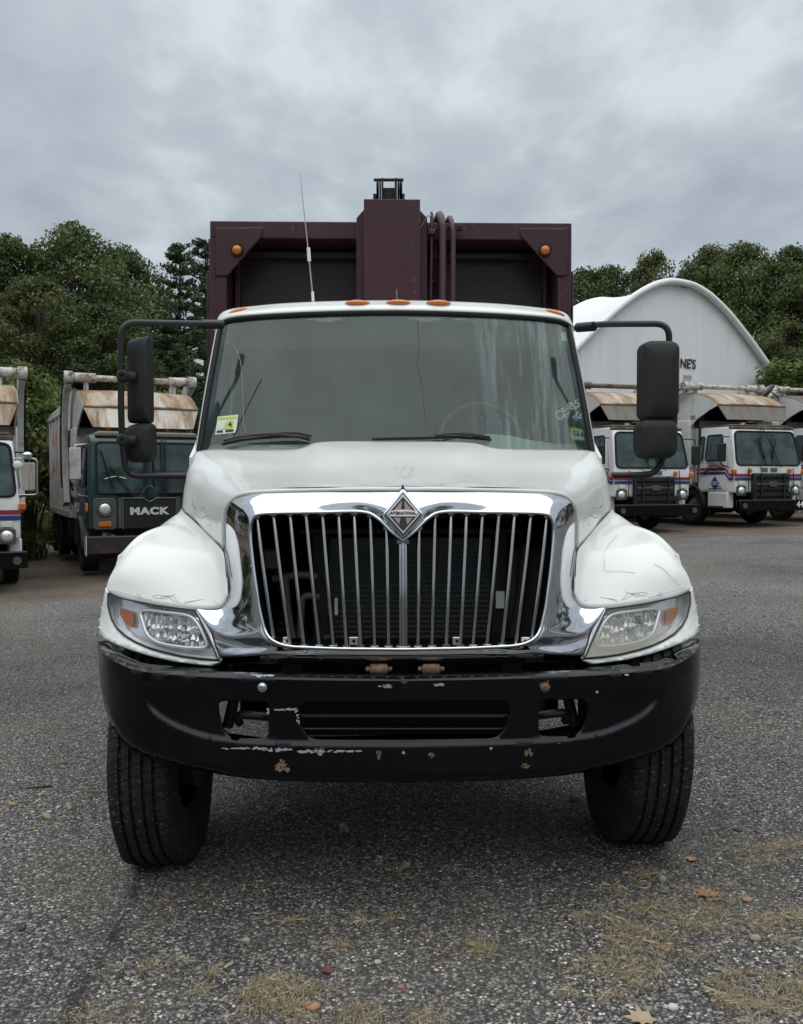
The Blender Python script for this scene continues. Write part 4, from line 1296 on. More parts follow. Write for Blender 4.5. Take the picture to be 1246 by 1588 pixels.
for a0 in (505, 660, 730, 775):
    for k in range(14):
        u = a0 - 24 + k * 3.6
        v = 489 + abs(u - 617) * .012 + 1.5
        hgt = 3.2 + 3.0 * math.sin(PI * (k + .5) / 14) ** 2 * (1 if a0 < 700 else .5)
        stroke([(u, v + 2), (u + (u - a0) * .08, v + 2 + hgt)], .0009, MT['chalk'], 'wiper_residue', .012, False)

# ---- pinstripes and scratches on the paint
MT['pin_soft'] = M('soft_pinstripe', (.50, .50, .48), .4)
MT['hair'] = M('hairline_grey', (.40, .40, .375), .6)
def onhood(pts, r, mat, name, fn=hoodY, par=None, mirror=False, off=.004):
    q = smooth_line([L(u, v, fn(u, v) - off) for u, v in pts], 5)
    if mirror:
        q = [Vector((-p.x, p.y, p.z)) for p in q]
    MB().tube(q, r, 5).build(name, mat, par, smooth=60)
def z7(*p):
    return [(130 + a / 3.97, 680 + b / 3.97) for a, b in p]
hs = [(z7((638, 360), (655, 348), (670, 370), (675, 415), (692, 430)), 'pin_brown'), (z7((642, 440), (638, 410), (648, 385), (660, 400), (655, 435)), 'pin_grey'),
      (z7((722, 440), (728, 426), (745, 430), (755, 460), (770, 500), (790, 525), (766, 540)), 'pin_brown'),
      (z7((690, 460), (715, 490), (745, 482), (775, 475), (800, 490), (818, 525), (824, 558)), 'pin_grey'), (z7((700, 485), (735, 490), (765, 470)), 'pin_grey')]
for pts, mt in hs:
    onhood(pts, .0014, MT[mt], 'pinstripe', par=hood)
    onhood(pts, .0014, MT[mt], 'pinstripe', par=hood, mirror=True)
for pts in ([(627, 724), (624, 735), (628, 742)], [(612, 722), (620, 730), (624, 741), (634, 741), (640, 728), (632, 722), (622, 731), (614, 739)], [(642, 722), (636, 733), (628, 740), (616, 735), (612, 728)]):
    onhood(pts, .0008, MT['pin_soft'], 'pinstripe', par=hood)
onhood([(560, 752), (600, 754), (627, 752)], .001, MT['pin_grey'], 'pinstripe', par=hood)
onhood([(560, 752), (600, 754), (627, 752)], .001, MT['pin_grey'], 'pinstripe', par=hood, mirror=True)
fl = [o for o in truck.children if o.name.startswith('fender')]
fs_ = [z7((330, 955), (335, 990)), z7((342, 952), (348, 992)), z7((345, 970), (365, 985)), z7((420, 970), (470, 962), (520, 975), (565, 958)), z7((430, 980), (500, 985), (545, 968), (580, 1000)), z7((500, 960), (560, 1000), (600, 1010)),
       z7((610, 1018), (660, 1005), (720, 992), (780, 995), (830, 1015)), z7((620, 1008), (700, 996), (760, 990)), z7((180, 935), (260, 955), (330, 975), (420, 995)), z7((470, 978), (530, 966))]
for pts in fs_:
    onhood(pts, .0007, MT['hair'], 'scratch', fendY, fl[0], off=.003)
    onhood([(u, v - 2) for u, v in pts], .0007, MT['hair'], 'scratch', fendY, fl[1], True, .003)
# long hairline crack on the other fender
ck = [(498, 560), (485, 600), (440, 640), (410, 680), (385, 720), (392, 770), (386, 800), (400, 822), (470, 822), (580, 832)]
ck = [(1252 - (850 + a / 3.97), 680 + b / 3.97) for a, b in ck]
onhood(ck, .0007, MT['hair'], 'hairline_crack', fendY, fl[1], True, .003)
ck = [(700, 775), (760, 810), (800, 850), (850, 900), (865, 915)]
onhood([(1252 - (850 + a / 3.97), 680 + b / 3.97) for a, b in ck], .0009, MT['hair'], 'hairline_crack', fendY, fl[1], True, .003)

# ---- roof marker lights
roofY = tps([q for r in ROOF[:4] for q in r if q[0] != 'm'])
for px, py in ((555, 471), (618, 470.5), (680, 471)):
    c = L(px, py, 1.925)
    ml = MB().ball(c, .070, .045, .021, 20, 8).build('marker_light', MT['amber'], truck, smooth=60)
    MB().ball(c + Vector((0, .012, -.002)), .077, .045, .024, 20, 8).build('lamp_base', MT['chrome_lamp'], ml, smooth=60)
for px, py, s in ((369, 484.5, 1), (861, 487, -1)):
    c = L(px, py, 2.02)
    q = Matrix.Rotation(s * R(-18), 3, 'Y')
    m_ = MB().ball((0, 0, 0), .062, .045, .020, 20, 8)
    m_.v = [tuple(q @ Vector(v) + c) for v in m_.v]
    m_.build('marker_light', MT['amber'], truck, smooth=60)
# ---- antennas
MB().tube([L(486, 468, 2.15), L(478, 385, 2.15), L(470, 310, 2.15), L(465.5, 268, 2.15)], [.005, .004, .0028, .0018], 6).build('antenna', MT['alu'], truck, smooth=60)
m_ = MB()
for a, b, r in (((486, 467), (485, 452), .008), ((480, 405), (478.6, 384), .010)):
    m_.tube([L(*a, 2.148), L(*b, 2.148)], r, 8)
m_.build('antenna_sleeve', MT['chalk'], truck, smooth=60)
MB().tube([L(616, 466, 2.3), L(615.5, 448, 2.3)], .003, 5).build('antenna', MT['alu'], truck, smooth=60)

# ---- mirrors
def mtube(pts, r, name, par, y=1.62, mat='black_tube', rad=.06):
    MB().tube(fillet([L(*(p if len(p) == 3 else (*p, y))) for p in pts], rad), r, 12).build(name, MT[mat], par, smooth=60)
def pod_shape(cx0, cx1, cy0, cy1, yf, depth, name, par, corner=.05, bulge=.04, mat='black_plastic', slope=0.0):
    """mirror back shell: rounded outline in the picture plane, bulging towards the viewer"""
    a, b = L(cx0, cy1, yf), L(cx1, cy0, yf)
    w, h = b.x - a.x, b.z - a.z
    cx, cz = (a.x + b.x) / 2, (a.z + b.z) / 2
    rows = []
    for k, (sc_, dy) in enumerate(((1.0, depth), (1.0, depth * .55), (.985, depth * .28), (.93, depth * .10), (.80, .02 * depth), (.45, -bulge * .25))):
        rows.append([Vector((cx + p[0] * (sc_ if k else .97), yf + dy + slope * p[0], cz + p[1] * (sc_ ** .6))) for p in rpoly(w, h, corner, 6)])
    m_ = MB()
    n = len(rows[0])
    for r_ in rows:
        r_.append(r_[0])
    m_.grid(rows)
    m_.add(rows[-1][:-1], [tuple(range(n))])
    m_.add(rows[0][:-1], [tuple(range(n))])
    return m_.build(name, MT[mat], par, smooth=50, weld=.0008)
# passenger side, pole in front of the heads
mir = sub('mirror', truck)
mtube([(340, 502, 1.72), (300, 502, 1.62), (188, 500, 1.50), (188, 640, 1.50), (191, 700, 1.52), (197, 738, 1.56), (300, 738, 1.56)], .0165, 'bracket_tube', mir, rad=.075)
mtube([(345, 503, 1.75), (312, 503, 1.66)], .025, 'bracket_clamp', mir)
m1 = L(194, 655, 1.60); m2 = L(231, 521, 1.56)
def mhead(px0, px1, py0, py1, y, name, r=.02, tilt=0.25, d=.11, par=None):
    a, b = L(px0, py1, y), L(px1, py0, y)
    w, h = b.x - a.x, b.z - a.z
    rows = []
    for k, (sc_, dy) in enumerate(((.97, d), (1.0, d * .7), (1.0, d * .3), (.94, .012), (.80, .0), (.4, -.012))):
        rows.append([Vector(((a.x + b.x) / 2 + q[0] * sc_, y + dy - tilt * q[0] + .05 * (q[1] / h) ** 2, (a.z + b.z) / 2 + q[1] * (sc_ ** .5) + (q[0] * .18 if q[1] > h * .3 else 0))) for q in rpoly(w, h, r, 5)])
    n = len(rows[0])
    m_ = MB()
    m_.grid([r_ + [r_[0]] for r_ in rows])
    m_.add(rows[-1], [tuple(range(n))])
    m_.add(rows[0], [tuple(range(n))])
    o = m_.build(name, MT['black_plastic'], par, smooth=50, weld=.0008)
    MB().add([p + Vector((0, .003, 0)) for p in rows[0]], [tuple(range(n))]).build('mirror_glass', MT['chrome'], o)
    return o
mhead(194, 230.5, 522, 655, 1.53, 'mirror_head', par=mir)
mhead(190, 235, 655.5, 717, 1.54, 'convex_mirror_head', .045, .1, .12, par=mir)
for py in (583, 682):
    c = L(192, py, 1.50)
    MB().lathe([(0, -.03), (.022, -.03), (.032, -.018), (.034, .012), (.03, .03)], c, (0, 1, 0), 18).build('clamp', MT['black_plastic'], mir, smooth=50)
    MB().lathe([(0, -.004), (.007, -.004), (.007, 0)], c + Vector((0, -.03, 0)), (0, 1, 0), 8).build('clamp_bolt', MT['dark'], mir)
    MB().tube([c + Vector((.0, .0, 0)), c + Vector((.05, .025, 0))], .026, 10).build('clamp_neck', MT['black_plastic'], mir, smooth=60)
# driver side, backs square to the viewer
mir = sub('mirror', truck)
mtube([(897, 508, 1.75), (930, 502.5, 1.64), (1038, 502, 1.52), (1038, 560, 1.54)], .0165, 'bracket_tube', mir, rad=.07)
mtube([(896, 508, 1.76), (922, 506, 1.66)], .026, 'bracket_clamp', mir)
mtube([(1028, 680, 1.56), (1030, 712, 1.54), (1014, 736, 1.54), (950, 737, 1.56)], .0165, 'bracket_tube', mir, rad=.07)
o1 = pod_shape(1000, 1058, 526, 651, 1.44, .16, 'mirror_head', mir, .045, .03)
pod_shape(994, 1055, 649, 711, 1.44, .15, 'convex_mirror_head', mir, .055, .03)
pod_shape(1003, 1054, 640, 662, 1.47, .10, 'mirror_neck', mir, .02, .0)
MB().tube([L(1011, 529, 1.452), L(1010, 590, 1.447), L(1011, 646, 1.452)], .0012, 5).build('shell_seam', MT['dark'], o1)
MB().prism([(0, 0), (.016, 0), (.016, .27), (.010, .28), (0, .26)], L(1047, 636, 1.463), (1, 0, 0.0), (0, 0, 1), (0, -1, 0), -.03, .012).build('side_marker', MT['amber_dim'], o1, bevel=.003)

# ---- maroon refuse body
MT['worn_maroon'] = M('worn_maroon', (.085, .058, .064), .6)
BY = 3.02
body = sub('refuse_body', truck)
def bx(px0, px1, py0, py1, y0, y1, name, mat, par=body, bevel=.006):
    a, b = L(px0, py1, y0), L(px1, py0, y0)
    return MB().bb(a.x, b.x, y0, y1, a.z, b.z).build(name, MT[mat], par, bevel=bevel)
bx(326, 887, 346, 369, BY, BY + .30, 'top_rail', 'maroon')
bx(326, 351, 369.5, 640, BY, BY + .30, 'side_post', 'maroon')
bx(864, 887, 369.5, 640, BY, BY + .30, 'side_post', 'maroon')
bx(322, 329, 420, 640, BY + .08, BY + .3, 'side_flange', 'maroon')
bx(886, 890, 420, 640, BY + .08, BY + .3, 'side_flange', 'maroon')
bx(365, 372, 369.5, 600, BY + .24, BY + .32, 'stiffener', 'maroon')
bx(842, 849, 369.5, 600, BY + .24, BY + .32, 'stiffener', 'maroon')
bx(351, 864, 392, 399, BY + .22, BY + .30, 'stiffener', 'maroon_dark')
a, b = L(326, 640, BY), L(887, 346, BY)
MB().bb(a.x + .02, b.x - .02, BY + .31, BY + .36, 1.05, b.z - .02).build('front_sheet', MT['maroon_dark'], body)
MB().bb(a.x, b.x, BY + .37, 8.9, 1.05, b.z - .04).build('box', MT['maroon'], body, bevel=.02)
for k in range(6):
    for s in (0, 1):
        x0 = a.x - .05 if not s else b.x
        MB().bb(x0, x0 + .05, 3.6 + k * .95, 3.7 + k * .95, 1.06, b.z - .06).build('side_rib', MT['maroon'], body)
for gpts in (((335, 354), (407, 354), (407, 364), (352, 427), (335, 427)), ((880, 355), (808, 355), (808, 365), (865, 427), (880, 427))):
    c = L(gpts[0][0], gpts[0][1], BY - .012)
    q = [L(u, v, BY - .012) for u, v in gpts]
    MB().prism([(p.x, p.z) for p in q], (0, BY - .014, 0), (1, 0, 0), (0, 0, 1), (0, 1, 0), 0, .012).build('gusset', MT['maroon'], body, bevel=.003)
for px, py in ((368, 388), (845.5, 388.5)):
    c = L(px, py, BY - .018)
    ml = MB().lathe([(0, -.032), (.018, -.030), (.030, -.020), (.034, -.004), (.034, .004)], c, (0, 1, 0), 22).build('marker_light', MT['amber'], body, smooth=50)
    MB().lathe([(.033, .004), (.034, -.012), (.041, -.012), (.042, .004)], c, (0, 1, 0), 22).build('lamp_grommet', MT['rubber_seal'], ml, smooth=50)
# weld beads round the gussets, rubbed and rusted places on the plates
wr2 = random.Random(5)
for gpts in (((335, 354), (407, 354), (407, 364), (352, 427), (335, 427)), ((880, 355), (808, 355), (808, 365), (865, 427), (880, 427))):
    ring_ = resample([Vector(p_) for p_ in gpts], 2.5)
    MB().tube([L(p_[0] + wr2.uniform(-.5, .5), p_[1] + wr2.uniform(-.5, .5), BY - .006) for p_ in ring_ + [ring_[0]]], .007, 6, False).build('weld_bead', MT['maroon'], body, smooth=60)
for (cx, cy, rx, ry, n_, Y_, mt_) in ((640, 400, 3, 26, 9, 2.838, 'worn_maroon'), (645, 440, 6, 14, 12, 2.838, 'worn_maroon'), (630, 392, 2, 8, 4, 2.838, 'worn_maroon'), (600, 462, 20, 4, 5, 2.838, 'worn_maroon'),
                                   (455, 354, 2, 7, 3, BY - .004, 'worn_maroon'), (470, 356, 30, 5, 7, BY - .004, 'worn_maroon'), (745, 357, 34, 6, 8, BY - .004, 'worn_maroon'), (341, 420, 4, 40, 8, BY - .004, 'rust_dark'), (876, 440, 4, 36, 8, BY - .004, 'rust_dark')):
    m_ = MB()
    for k in range(n_):
        bl = blot(cx + rx * wr2.uniform(-1, 1), cy + ry * wr2.uniform(-1, 1), wr2.uniform(.3, 1.2), wr2.uniform(.6, 4.5), int(cx) + k * 7, .8, 12)
        q0 = len(m_.v)
        m_.v += [tuple(L(u, v, Y_ - .0003 * k)) for u, v in bl]
        m_.f.append(tuple(range(q0, q0 + len(bl))))
    m_.build('rubbed_paint', MT[mt_], body)
# hoist tower
bx(565, 652, 309, 640, 2.84, 2.87, 'tower_plate', 'maroon', bevel=.004)
for (u0, u1, c0_) in ((553, 567, 1), (650, 663, -1)):
    p0, p1, p2, p3 = L(u0, 640, 2.92), L(u1, 640, 2.92), L(u1, 322 if c0_ > 0 else 338, 2.92), L(u0, 338 if c0_ > 0 else 322, 2.92)
    if c0_ < 0:
        p2, p3 = L(u1, 338, 2.92), L(u0, 324, 2.92)
    MB().prism([(p.x, p.z) for p in (p0, p1, p2, p3)], (0, 2.92, 0), (1, 0, 0), (0, 0, 1), (0, 1, 0), 0, .5).build('tower_flange', MT['maroon'], body, bevel=.004)
bx(567, 650, 312, 640, 2.88, 3.4, 'tower_core', 'maroon')
sh = sub('hoist_head', body)
for px0, px1 in ((592, 595), (612.5, 616)):
    bx(px0, px1, 275.5, 312, 2.93, 2.99, 'cheek_plate', 'steel_dark', sh, .002)
for px0, px1 in ((584, 588), (588.6, 591.4), (616.8, 619.4), (620, 624)):
    c0_, c1_ = L(px0, 296, 3.05), L(px1, 296, 3.05)
    MB().lathe([(.0, 0), (.062, 0), (.066, .004), (.058, (c1_.x - c0_.x) / 2), (.066, c1_.x - c0_.x - .004), (.062, c1_.x - c0_.x), (0, c1_.x - c0_.x)], c0_ + Vector((0, 0, 0)), (1, 0, 0), 20).build('sheave', MT['steel_dark'], sh, smooth=40)
bx(579, 584, 300, 311, 2.96, 3.1, 'lug', 'steel_dark', sh, .002)
bx(624, 628, 300, 311, 2.96, 3.1, 'lug', 'steel_dark', sh, .002)
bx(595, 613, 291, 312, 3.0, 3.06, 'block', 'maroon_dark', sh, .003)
MB().tube([L(580, 279, 2.96), L(626, 279, 2.96)], .0105, 10).build('pin', MT['steel_dark'], sh, smooth=60)
# hydraulic pipes
def hpipe(px, ptop, r, y0=2.88, name='hydraulic_pipe', back=.30):
    t = L(px, ptop, y0)
    pts = [Vector((t.x, y0, 1.9)), Vector((t.x, y0, t.z - back * .5))]
    for k in range(1, 9):
        a_ = PI * k / 8
        pts.append(Vector((t.x - .012 * k / 8 * 3, y0 + back / 2 - back / 2 * math.cos(a_), t.z - back * .5 + back * .5 * math.sin(a_) - r)))
    pts.append(Vector((t.x - .05, y0 + back, t.z - .45)))
    MB().tube(pts, r, 12).build(name, MT['maroon'], body, smooth=60)
hpipe(687, 318, .0255)
hpipe(703, 325, .0185)
MB().tube([L(668.5, 470, 2.9), L(670, 360, 2.9), L(670, 338, 2.9), L(669.5, 330, 2.93)], [.010, .010, .013, .010], 8).build('push_rod', MT['maroon'], body, smooth=60)
bx(665, 676, 355, 362, 2.86, 2.96, 'rod_guide', 'maroon')
bx(664, 718, 346, 356, 2.90, 2.94, 'pipe_clamp', 'maroon', bevel=.003)
for px in (683, 697, 713):
    MB().ball(L(px, 351, 2.885), .010, .008, .012, 8, 6).build('clamp_bolt', MT['steel_dark'], body, smooth=60)
MB().tube([L(652.5, 353, 2.9), L(664, 334, 2.9)], .004, 6).build('linkage', MT['alu'], body, smooth=60)
MB().ball(L(666, 334, 2.9), .010).build('linkage_ball', MT['chalk'], body, smooth=60)
MB().tube([L(676, 400, 3.1), L(673, 430, 3.1), L(680, 445, 3.1), L(677, 470, 3.1)], .008, 6).build('cable', MT['rubber_seal'], body, smooth=60)

# ------------------------------------------------------------------ parked trucks in the background
def wheel_at(root, x, y, s, r=.52, w=.28, rim='rim', name='wheel'):
    wh = sub(name, root)
    MB().lathe(tyre_profile(r, w), (x, y, r), (1, 0, 0), 40).build('tyre', MT['rubber'], wh, smooth=35)
    MB().lathe(rim_profile(r, w), (x, y, r), (s, 0, 0), 24).build('rim', MT[rim], wh, smooth=40)
    m_ = MB()
    for k in range(10):
        a = 2 * PI * k / 10
        m_.ball((x - s * .02, y + .17 * math.cos(a), r + .17 * math.sin(a)), .016, .016, .016, 6, 4)
    m_.build('wheel_nuts', MT['steel_dark'], wh)

def strip(root, pts, w, mat, name, nrm, t=.004):
    """flat stripe of width w along points, standing off along nrm"""
    n = Vector(nrm)
    up = Vector((0, 0, w / 2))
    q = [Vector(p) for p in pts]
    m_ = MB().grid([[p + n * t - up for p in q], [p + n * t + up for p in q]])
    return m_.build(name, mat, root)

def loader_body(root, canopy_mat, lip_mat, side_mat, arm_mat, arm_top=4.05, lip_front=.80, tag_text=None, arm=True):
    """packer box, hooped hopper cover with hanging lip, and the lift arms"""
    bd = sub('refuse_body', root)
    prof = [(2.0, 1.05), (8.7, 1.05), (8.9, 2.0), (8.7, 3.45), (8.3, 3.62), (3.6, 3.70), (3.3, 3.0), (2.0, 3.0)]
    MB().prism(prof, (0, 0, 0), (0, 1, 0), (0, 0, 1), (1, 0, 0), -1.2, 1.2).build('packer_box', side_mat, bd, bevel=.03)
    for k in range(6):
        for s in (-1, 1):
            MB().bb(s * 1.2, s * 1.26, 3.9 + k * .85, 4.0 + k * .85, 1.1, 3.45).build('side_rib', side_mat, bd)
    for s in (-1, 1):
        MB().bb(s * 1.2, s * 1.27, 3.7, 8.7, 3.42, 3.52).build('top_rib', side_mat, bd)
        MB().bb(s * 1.2, s * 1.26, 2.6, 8.7, 1.06, 1.2).build('sill_rib', side_mat, bd)
    arc = smooth_line([Vector((0, lip_front, 3.36)), Vector((0, 1.25, 3.60)), Vector((0, 1.9, 3.76)), Vector((0, 2.7, 3.83)), Vector((0, 3.7, 3.82))], 6)
    MB().grid([[Vector((x, p.y, p.z + .03 * (1 - (x / 1.15) ** 2))) for x in np.linspace(-1.15, 1.15, 9)] for p in arc]).build('canopy', canopy_mat, bd, smooth=50, solid=.02)
    MB().grid([[Vector((x * (1 - .13 * t), lip_front - .20 * t, 3.34 - .40 * t)) for x in np.linspace(-1.15, 1.15, 5)] for t in (0, .5, 1)]).build('canopy_lip', lip_mat, bd, solid=.02)
    MB().tube([(-1.15, lip_front, 3.35), (1.15, lip_front, 3.35)], .018, 6).build('lip_hinge', MT['rust_dark'], bd, smooth=60)
    for s in (-1, 1):
        side = [(p.y, p.z - .02) for p in arc] + [(3.7, 2.7), (2.15, 2.7), (1.75, 3.0), (1.2, 3.22)]
        MB().prism(side, (s * 1.15, 0, 0), (0, 1, 0), (0, 0, 1), (s, 0, 0), -.02, .01).build('canopy_side', side_mat, bd)
    MB().bb(-1.1, 1.1, 2.05, 2.1, 1.1, 3.5).build('hopper_back', MT['dark'], bd)
    if arm:
        ar = sub('lift_arms', root)
        cross = .035 if arm_top > 4 else .05
        for s in (-1, 1):
            c = smooth_line([Vector((s * 1.30, 2.05, arm_top)), Vector((s * 1.30, 2.65, 3.75)), Vector((s * 1.30, 3.0, 3.0)), Vector((s * 1.30, 3.02, 2.1)), Vector((s * 1.30, 2.8, 1.35))], 6)
            w_ = .16
            rows = []
            for i, p in enumerate(c):
                t_ = (c[min(i + 1, len(c) - 1)] - c[max(i - 1, 0)]).normalized()
                n_ = Vector((0, -t_.z, t_.y))
                rows.append([p + n_ * w_ + Vector((-.06, 0, 0)), p + n_ * w_ + Vector((.06, 0, 0)), p - n_ * w_ + Vector((.06, 0, 0)), p - n_ * w_ + Vector((-.06, 0, 0)), p + n_ * w_ + Vector((-.06, 0, 0))])
            MB().grid(rows).build('arm', side_mat, ar, smooth=40)
            MB().tube([p + Vector((s * .085, -.10, 0)) for p in c[2:-3]], .018, 6).build('hydraulic_hose', MT['rubber_seal'], ar, smooth=60)
            MB().tube([(s * 1.26, 3.5, 2.0), (s * 1.26, 3.1, 3.2)], .055, 10).build('lift_cylinder', MT['steel_dark'], ar, smooth=60)
            MB().lathe([(0, -.09), (.13, -.09), (.13, .09), (0, .09)], (s * 1.30, 2.05, arm_top), (1, 0, 0), 18).build('arm_hub', MT['rust_white'], ar, smooth=40)
            for k in range(6):
                a = 2 * PI * k / 6
                MB().ball((s * 1.40, 2.05 + .09 * math.cos(a), arm_top + .09 * math.sin(a)), .02, .02, .02, 6, 4).build('hub_bolt', MT['steel_dark'], ar)
            MB().prism([(2.0, 3.72), (2.7, 3.72), (2.5, 3.95), (2.05, arm_top)], (s * .9, 0, 0), (0, 1, 0), (0, 0, 1), (s, 0, 0), 0, .04).build('fork_bracket', MT['grey_body'], ar)
        m_ = MB().tube([(-1.25, 2.05, arm_top), (1.25, 2.05, arm_top)], .065, 12)
        m_.tube([(-1.2, 2.05, arm_top), (-.75, 2.05, arm_top)], .10, 12).tube([(1.2, 2.05, arm_top), (.8, 2.05, arm_top)], .10, 12)
        m_.build('cross_tube', arm_mat, ar, smooth=50)
    for s in (-1, 1):
        MB().bb(s * .42 - .05, s * .42 + .05, .3, 8.6, .72, 1.0).build('frame_rail', MT['steel_dark'], root)
        for y in (5.9, 7.2):
            wheel_at(root, s * 1.05, y, s, name='rear_wheel')
            wheel_at(root, s * .72, y, s, name='rear_wheel')
        MB().bb(s * .6, s * 1.26, 5.2, 8.0, 1.055, 1.12).build('mudguard', MT['rubber_seal'], root)
        MB().bb(s * .7, s * 1.1, 3.3, 4.6, .55, .98).build('tank', MT['steel_dark'], root, bevel=.05)
    return bd

def pane(root, pts, mat, name, t=.02):
    """flat pane from four corners with a rubber frame round it"""
    q = [Vector(p) for p in pts]
    o = MB().add(q, [tuple(range(len(q)))]).build(name, mat, root)
    orient(o, sum(q, Vector()) / len(q) - Vector((0, 1.0, 1.9)))
    MB().tube(q + [q[0]], t, 6, False).build('pane_seal', MT['rubber_seal'], o)
    return o

def rounded_quad(q, r=.10, n=4):
    """four corners -> outline with rounded corners"""
    P_ = [Vector(p) for p in q]
    out = []
    for i in range(4):
        a, b, c = P_[i - 1], P_[i], P_[(i + 1) % 4]
        p, s_ = b + (a - b).normalized() * r, b + (c - b).normalized() * r
        for k in range(n + 1):
            t = k / n
            out.append(p * (1 - t) ** 2 + b * 2 * t * (1 - t) + s_ * t * t)
    return out

def shell(root, prof, hw, top_in, mat, name='cab', bevel=.05):
    """cab shell: side profile (y, z) swept across, narrower towards the roof"""
    zt = max(z for y, z in prof)
    m_ = MB()
    n = len(prof)
    k = lambda z: hw - top_in * sstep(1.6, zt, z)
    m_.v = [(-k(z), y, z) for y, z in prof] + [(k(z), y, z) for y, z in prof]
    m_.f = [tuple(range(n)), tuple(range(2 * n - 1, n - 1, -1))] + [(i, i + n, (i + 1) % n + n, (i + 1) % n) for i in range(n)]
    return m_.build(name, mat, root, bevel=bevel, seg=3)

def white_cabover(name, label, loc, yaw, group, door_text=False, number=None, chrome_mirror=False, wheel_y=1.95):
    root = thing(name, label, 'truck', loc, yaw, group)
    white = MT['white_cab']
    cab = shell(root, [(.14, .92), (.10, 1.62), (.34, 2.62), (.46, 2.74), (1.7, 2.76), (1.7, .92)], 1.13, .10, white)
    fz = lambda z: .10 + .24 * max(0, (z - 1.62)) / 1.0       # front face depth
    MB().bb(-1.0, 1.0, .48, 1.66, 2.755, 2.80).build('roof_cap', MT['rust_dark'], cab, bevel=.02)
    MB().bb(-1.04, 1.04, .36, .50, 2.66, 2.745).build('roof_edge', MT['rust_dark'], cab, bevel=.02)
    # windshield
    zb, zt_ = 1.68, 2.60
    q = rounded_quad([(-1.06, fz(zb) - .012, zb), (1.06, fz(zb) - .012, zb), (.98, fz(zt_) - .012, zt_), (-.98, fz(zt_) - .012, zt_)], .14)
    pane(cab, q, MT['glass_bg'], 'windshield', .028)
    MB().add([Vector(p) + Vector((0, .006, 0)) for p in q], [tuple(range(len(q)))]).build('cab_dark', MT['interior'], cab)
    # door, side windows
    for s in (-1, 1):
        x = s * 1.138
        ti = lambda z: s * .10 * sstep(1.6, 2.76, z)
        dq = [(.42, 1.0), (1.42, 1.0), (1.42, 2.62), (.62, 2.62), (.42, 1.75)]
        MB().add([(x - ti(z) + s * .002, y, z) for y, z in dq], [tuple(range(5))]).build('door', white, cab, solid=.012, offset=0)
        wq = rounded_quad([(x - ti(1.82) + s * .012, .56, 1.82), (x - ti(1.82) + s * .012, 1.34, 1.82), (x - ti(2.52) + s * .012, 1.34, 2.52), (x - ti(2.52) + s * .012, .70, 2.52)], .08)
        pane(cab, wq, MT['glass_bg'], 'door_window', .022)
        wq = rounded_quad([(x - ti(1.82) + s * .006, 1.48, 1.84), (x - ti(1.82) + s * .006, 1.64, 1.84), (x - ti(2.5) + s * .006, 1.64, 2.5), (x - ti(2.5) + s * .006, 1.48, 2.5)], .06)
        pane(cab, wq, MT['glass_bg'], 'quarter_window', .018)
        MB().tube([(x + s * .05, 1.50, 1.25), (x + s * .06, 1.52, 1.6), (x + s * .05, 1.50, 1.75)], .012, 6).build('grab_rail', MT['alu'], cab, smooth=60)
        MB().bb(x, x + s * .03, 1.25, 1.36, 1.42, 1.52).build('door_handle', MT['black_plastic'], cab)
        strip(cab, [(x + s * .006, .14, 1.40), (x + s * .006, .30, 1.40), (x + s * .006, .46, 1.57), (x + s * .006, 1.70, 1.57)] if s < 0 else [(x + s * .006, .14, 1.40), (x + s * .006, 1.70, 1.40)], .075, MT['red_paint'], 'red_stripe', (s, 0, 0))
        strip(cab, [(x + s * .006, .14, 1.30), (x + s * .006, .32, 1.30), (x + s * .006, .48, 1.46), (x + s * .006, 1.70, 1.46)] if s < 0 else [(x + s * .006, .14, 1.30), (x + s * .006, 1.70, 1.30)], .075, MT['blue_paint'], 'blue_stripe', (s, 0, 0))
        # front stripes
        strip(cab, [(s * 1.12, fz(1.4) + .008, 1.40), (s * .60, fz(1.4) + .008, 1.40)], .075, MT['red_paint'], 'red_stripe', (0, -1, 0), .012)
        strip(cab, [(s * 1.12, fz(1.3) + .012, 1.30), (s * .60, fz(1.3) + .012, 1.30)], .075, MT['blue_paint'], 'blue_stripe', (0, -1, 0), .012)
        # headlamp
        hlm = MB().prism(rpoly(.30, .27, .04), (s * .90, .12, .98), (1, 0, 0), (0, 0, 1), (0, -1, 0), -.03, .03).build('headlight', MT['grey_trim'], root, bevel=.01)
        MB().lathe([(0, -.075), (.06, -.070), (.10, -.045), (.112, -.02), (.112, .0)], (s * .90, .12, .98), (0, 1, 0), 20).build('lamp', MT['chrome_lamp'], hlm, smooth=50)
        # small lamps, guide rod
        MB().bb(s * .90 - .10, s * .90 + .10, .08, .11, 1.14, 1.24).build('plate_lamp', MT['pale'], cab, bevel=.01)
        MB().box((s * .66, .06, 1.53), (.09, .08, .12)).build('turn_signal', MT['amber'], root, bevel=.02)
        MB().tube([(s * .74, .02, 1.60), (s * .76, .0, 1.2), (s * .76, .0, .86), (s * .74, .08, .84)], .013, 6).build('guide_rod', MT['black_tube'], root, smooth=60)
        # step, arch, wheel
        MB().bb(s * .95, s * 1.16, .35, 1.2, .50, .93).build('step_box', white, root, bevel=.03)
        MB().bb(s * .92, s * 1.18, .5, 1.1, .50, .56).build('step', MT['alu'], root)
        arch = MB().grid([[(s * .85, wheel_y + .62 * math.cos(t), .52 + .62 * math.sin(t)), (s * 1.22, wheel_y + .62 * math.cos(t), .52 + .62 * math.sin(t))] for t in np.linspace(R(-10), R(190), 14)])
        arch.build('wheel_arch', MT['rubber_seal'], root, smooth=60, solid=.03)
        wheel_at(root, s * 1.04, wheel_y, s)
        # mirror
        mr = sub('mirror', root)
        if chrome_mirror:
            mr.location.x = -s * .14
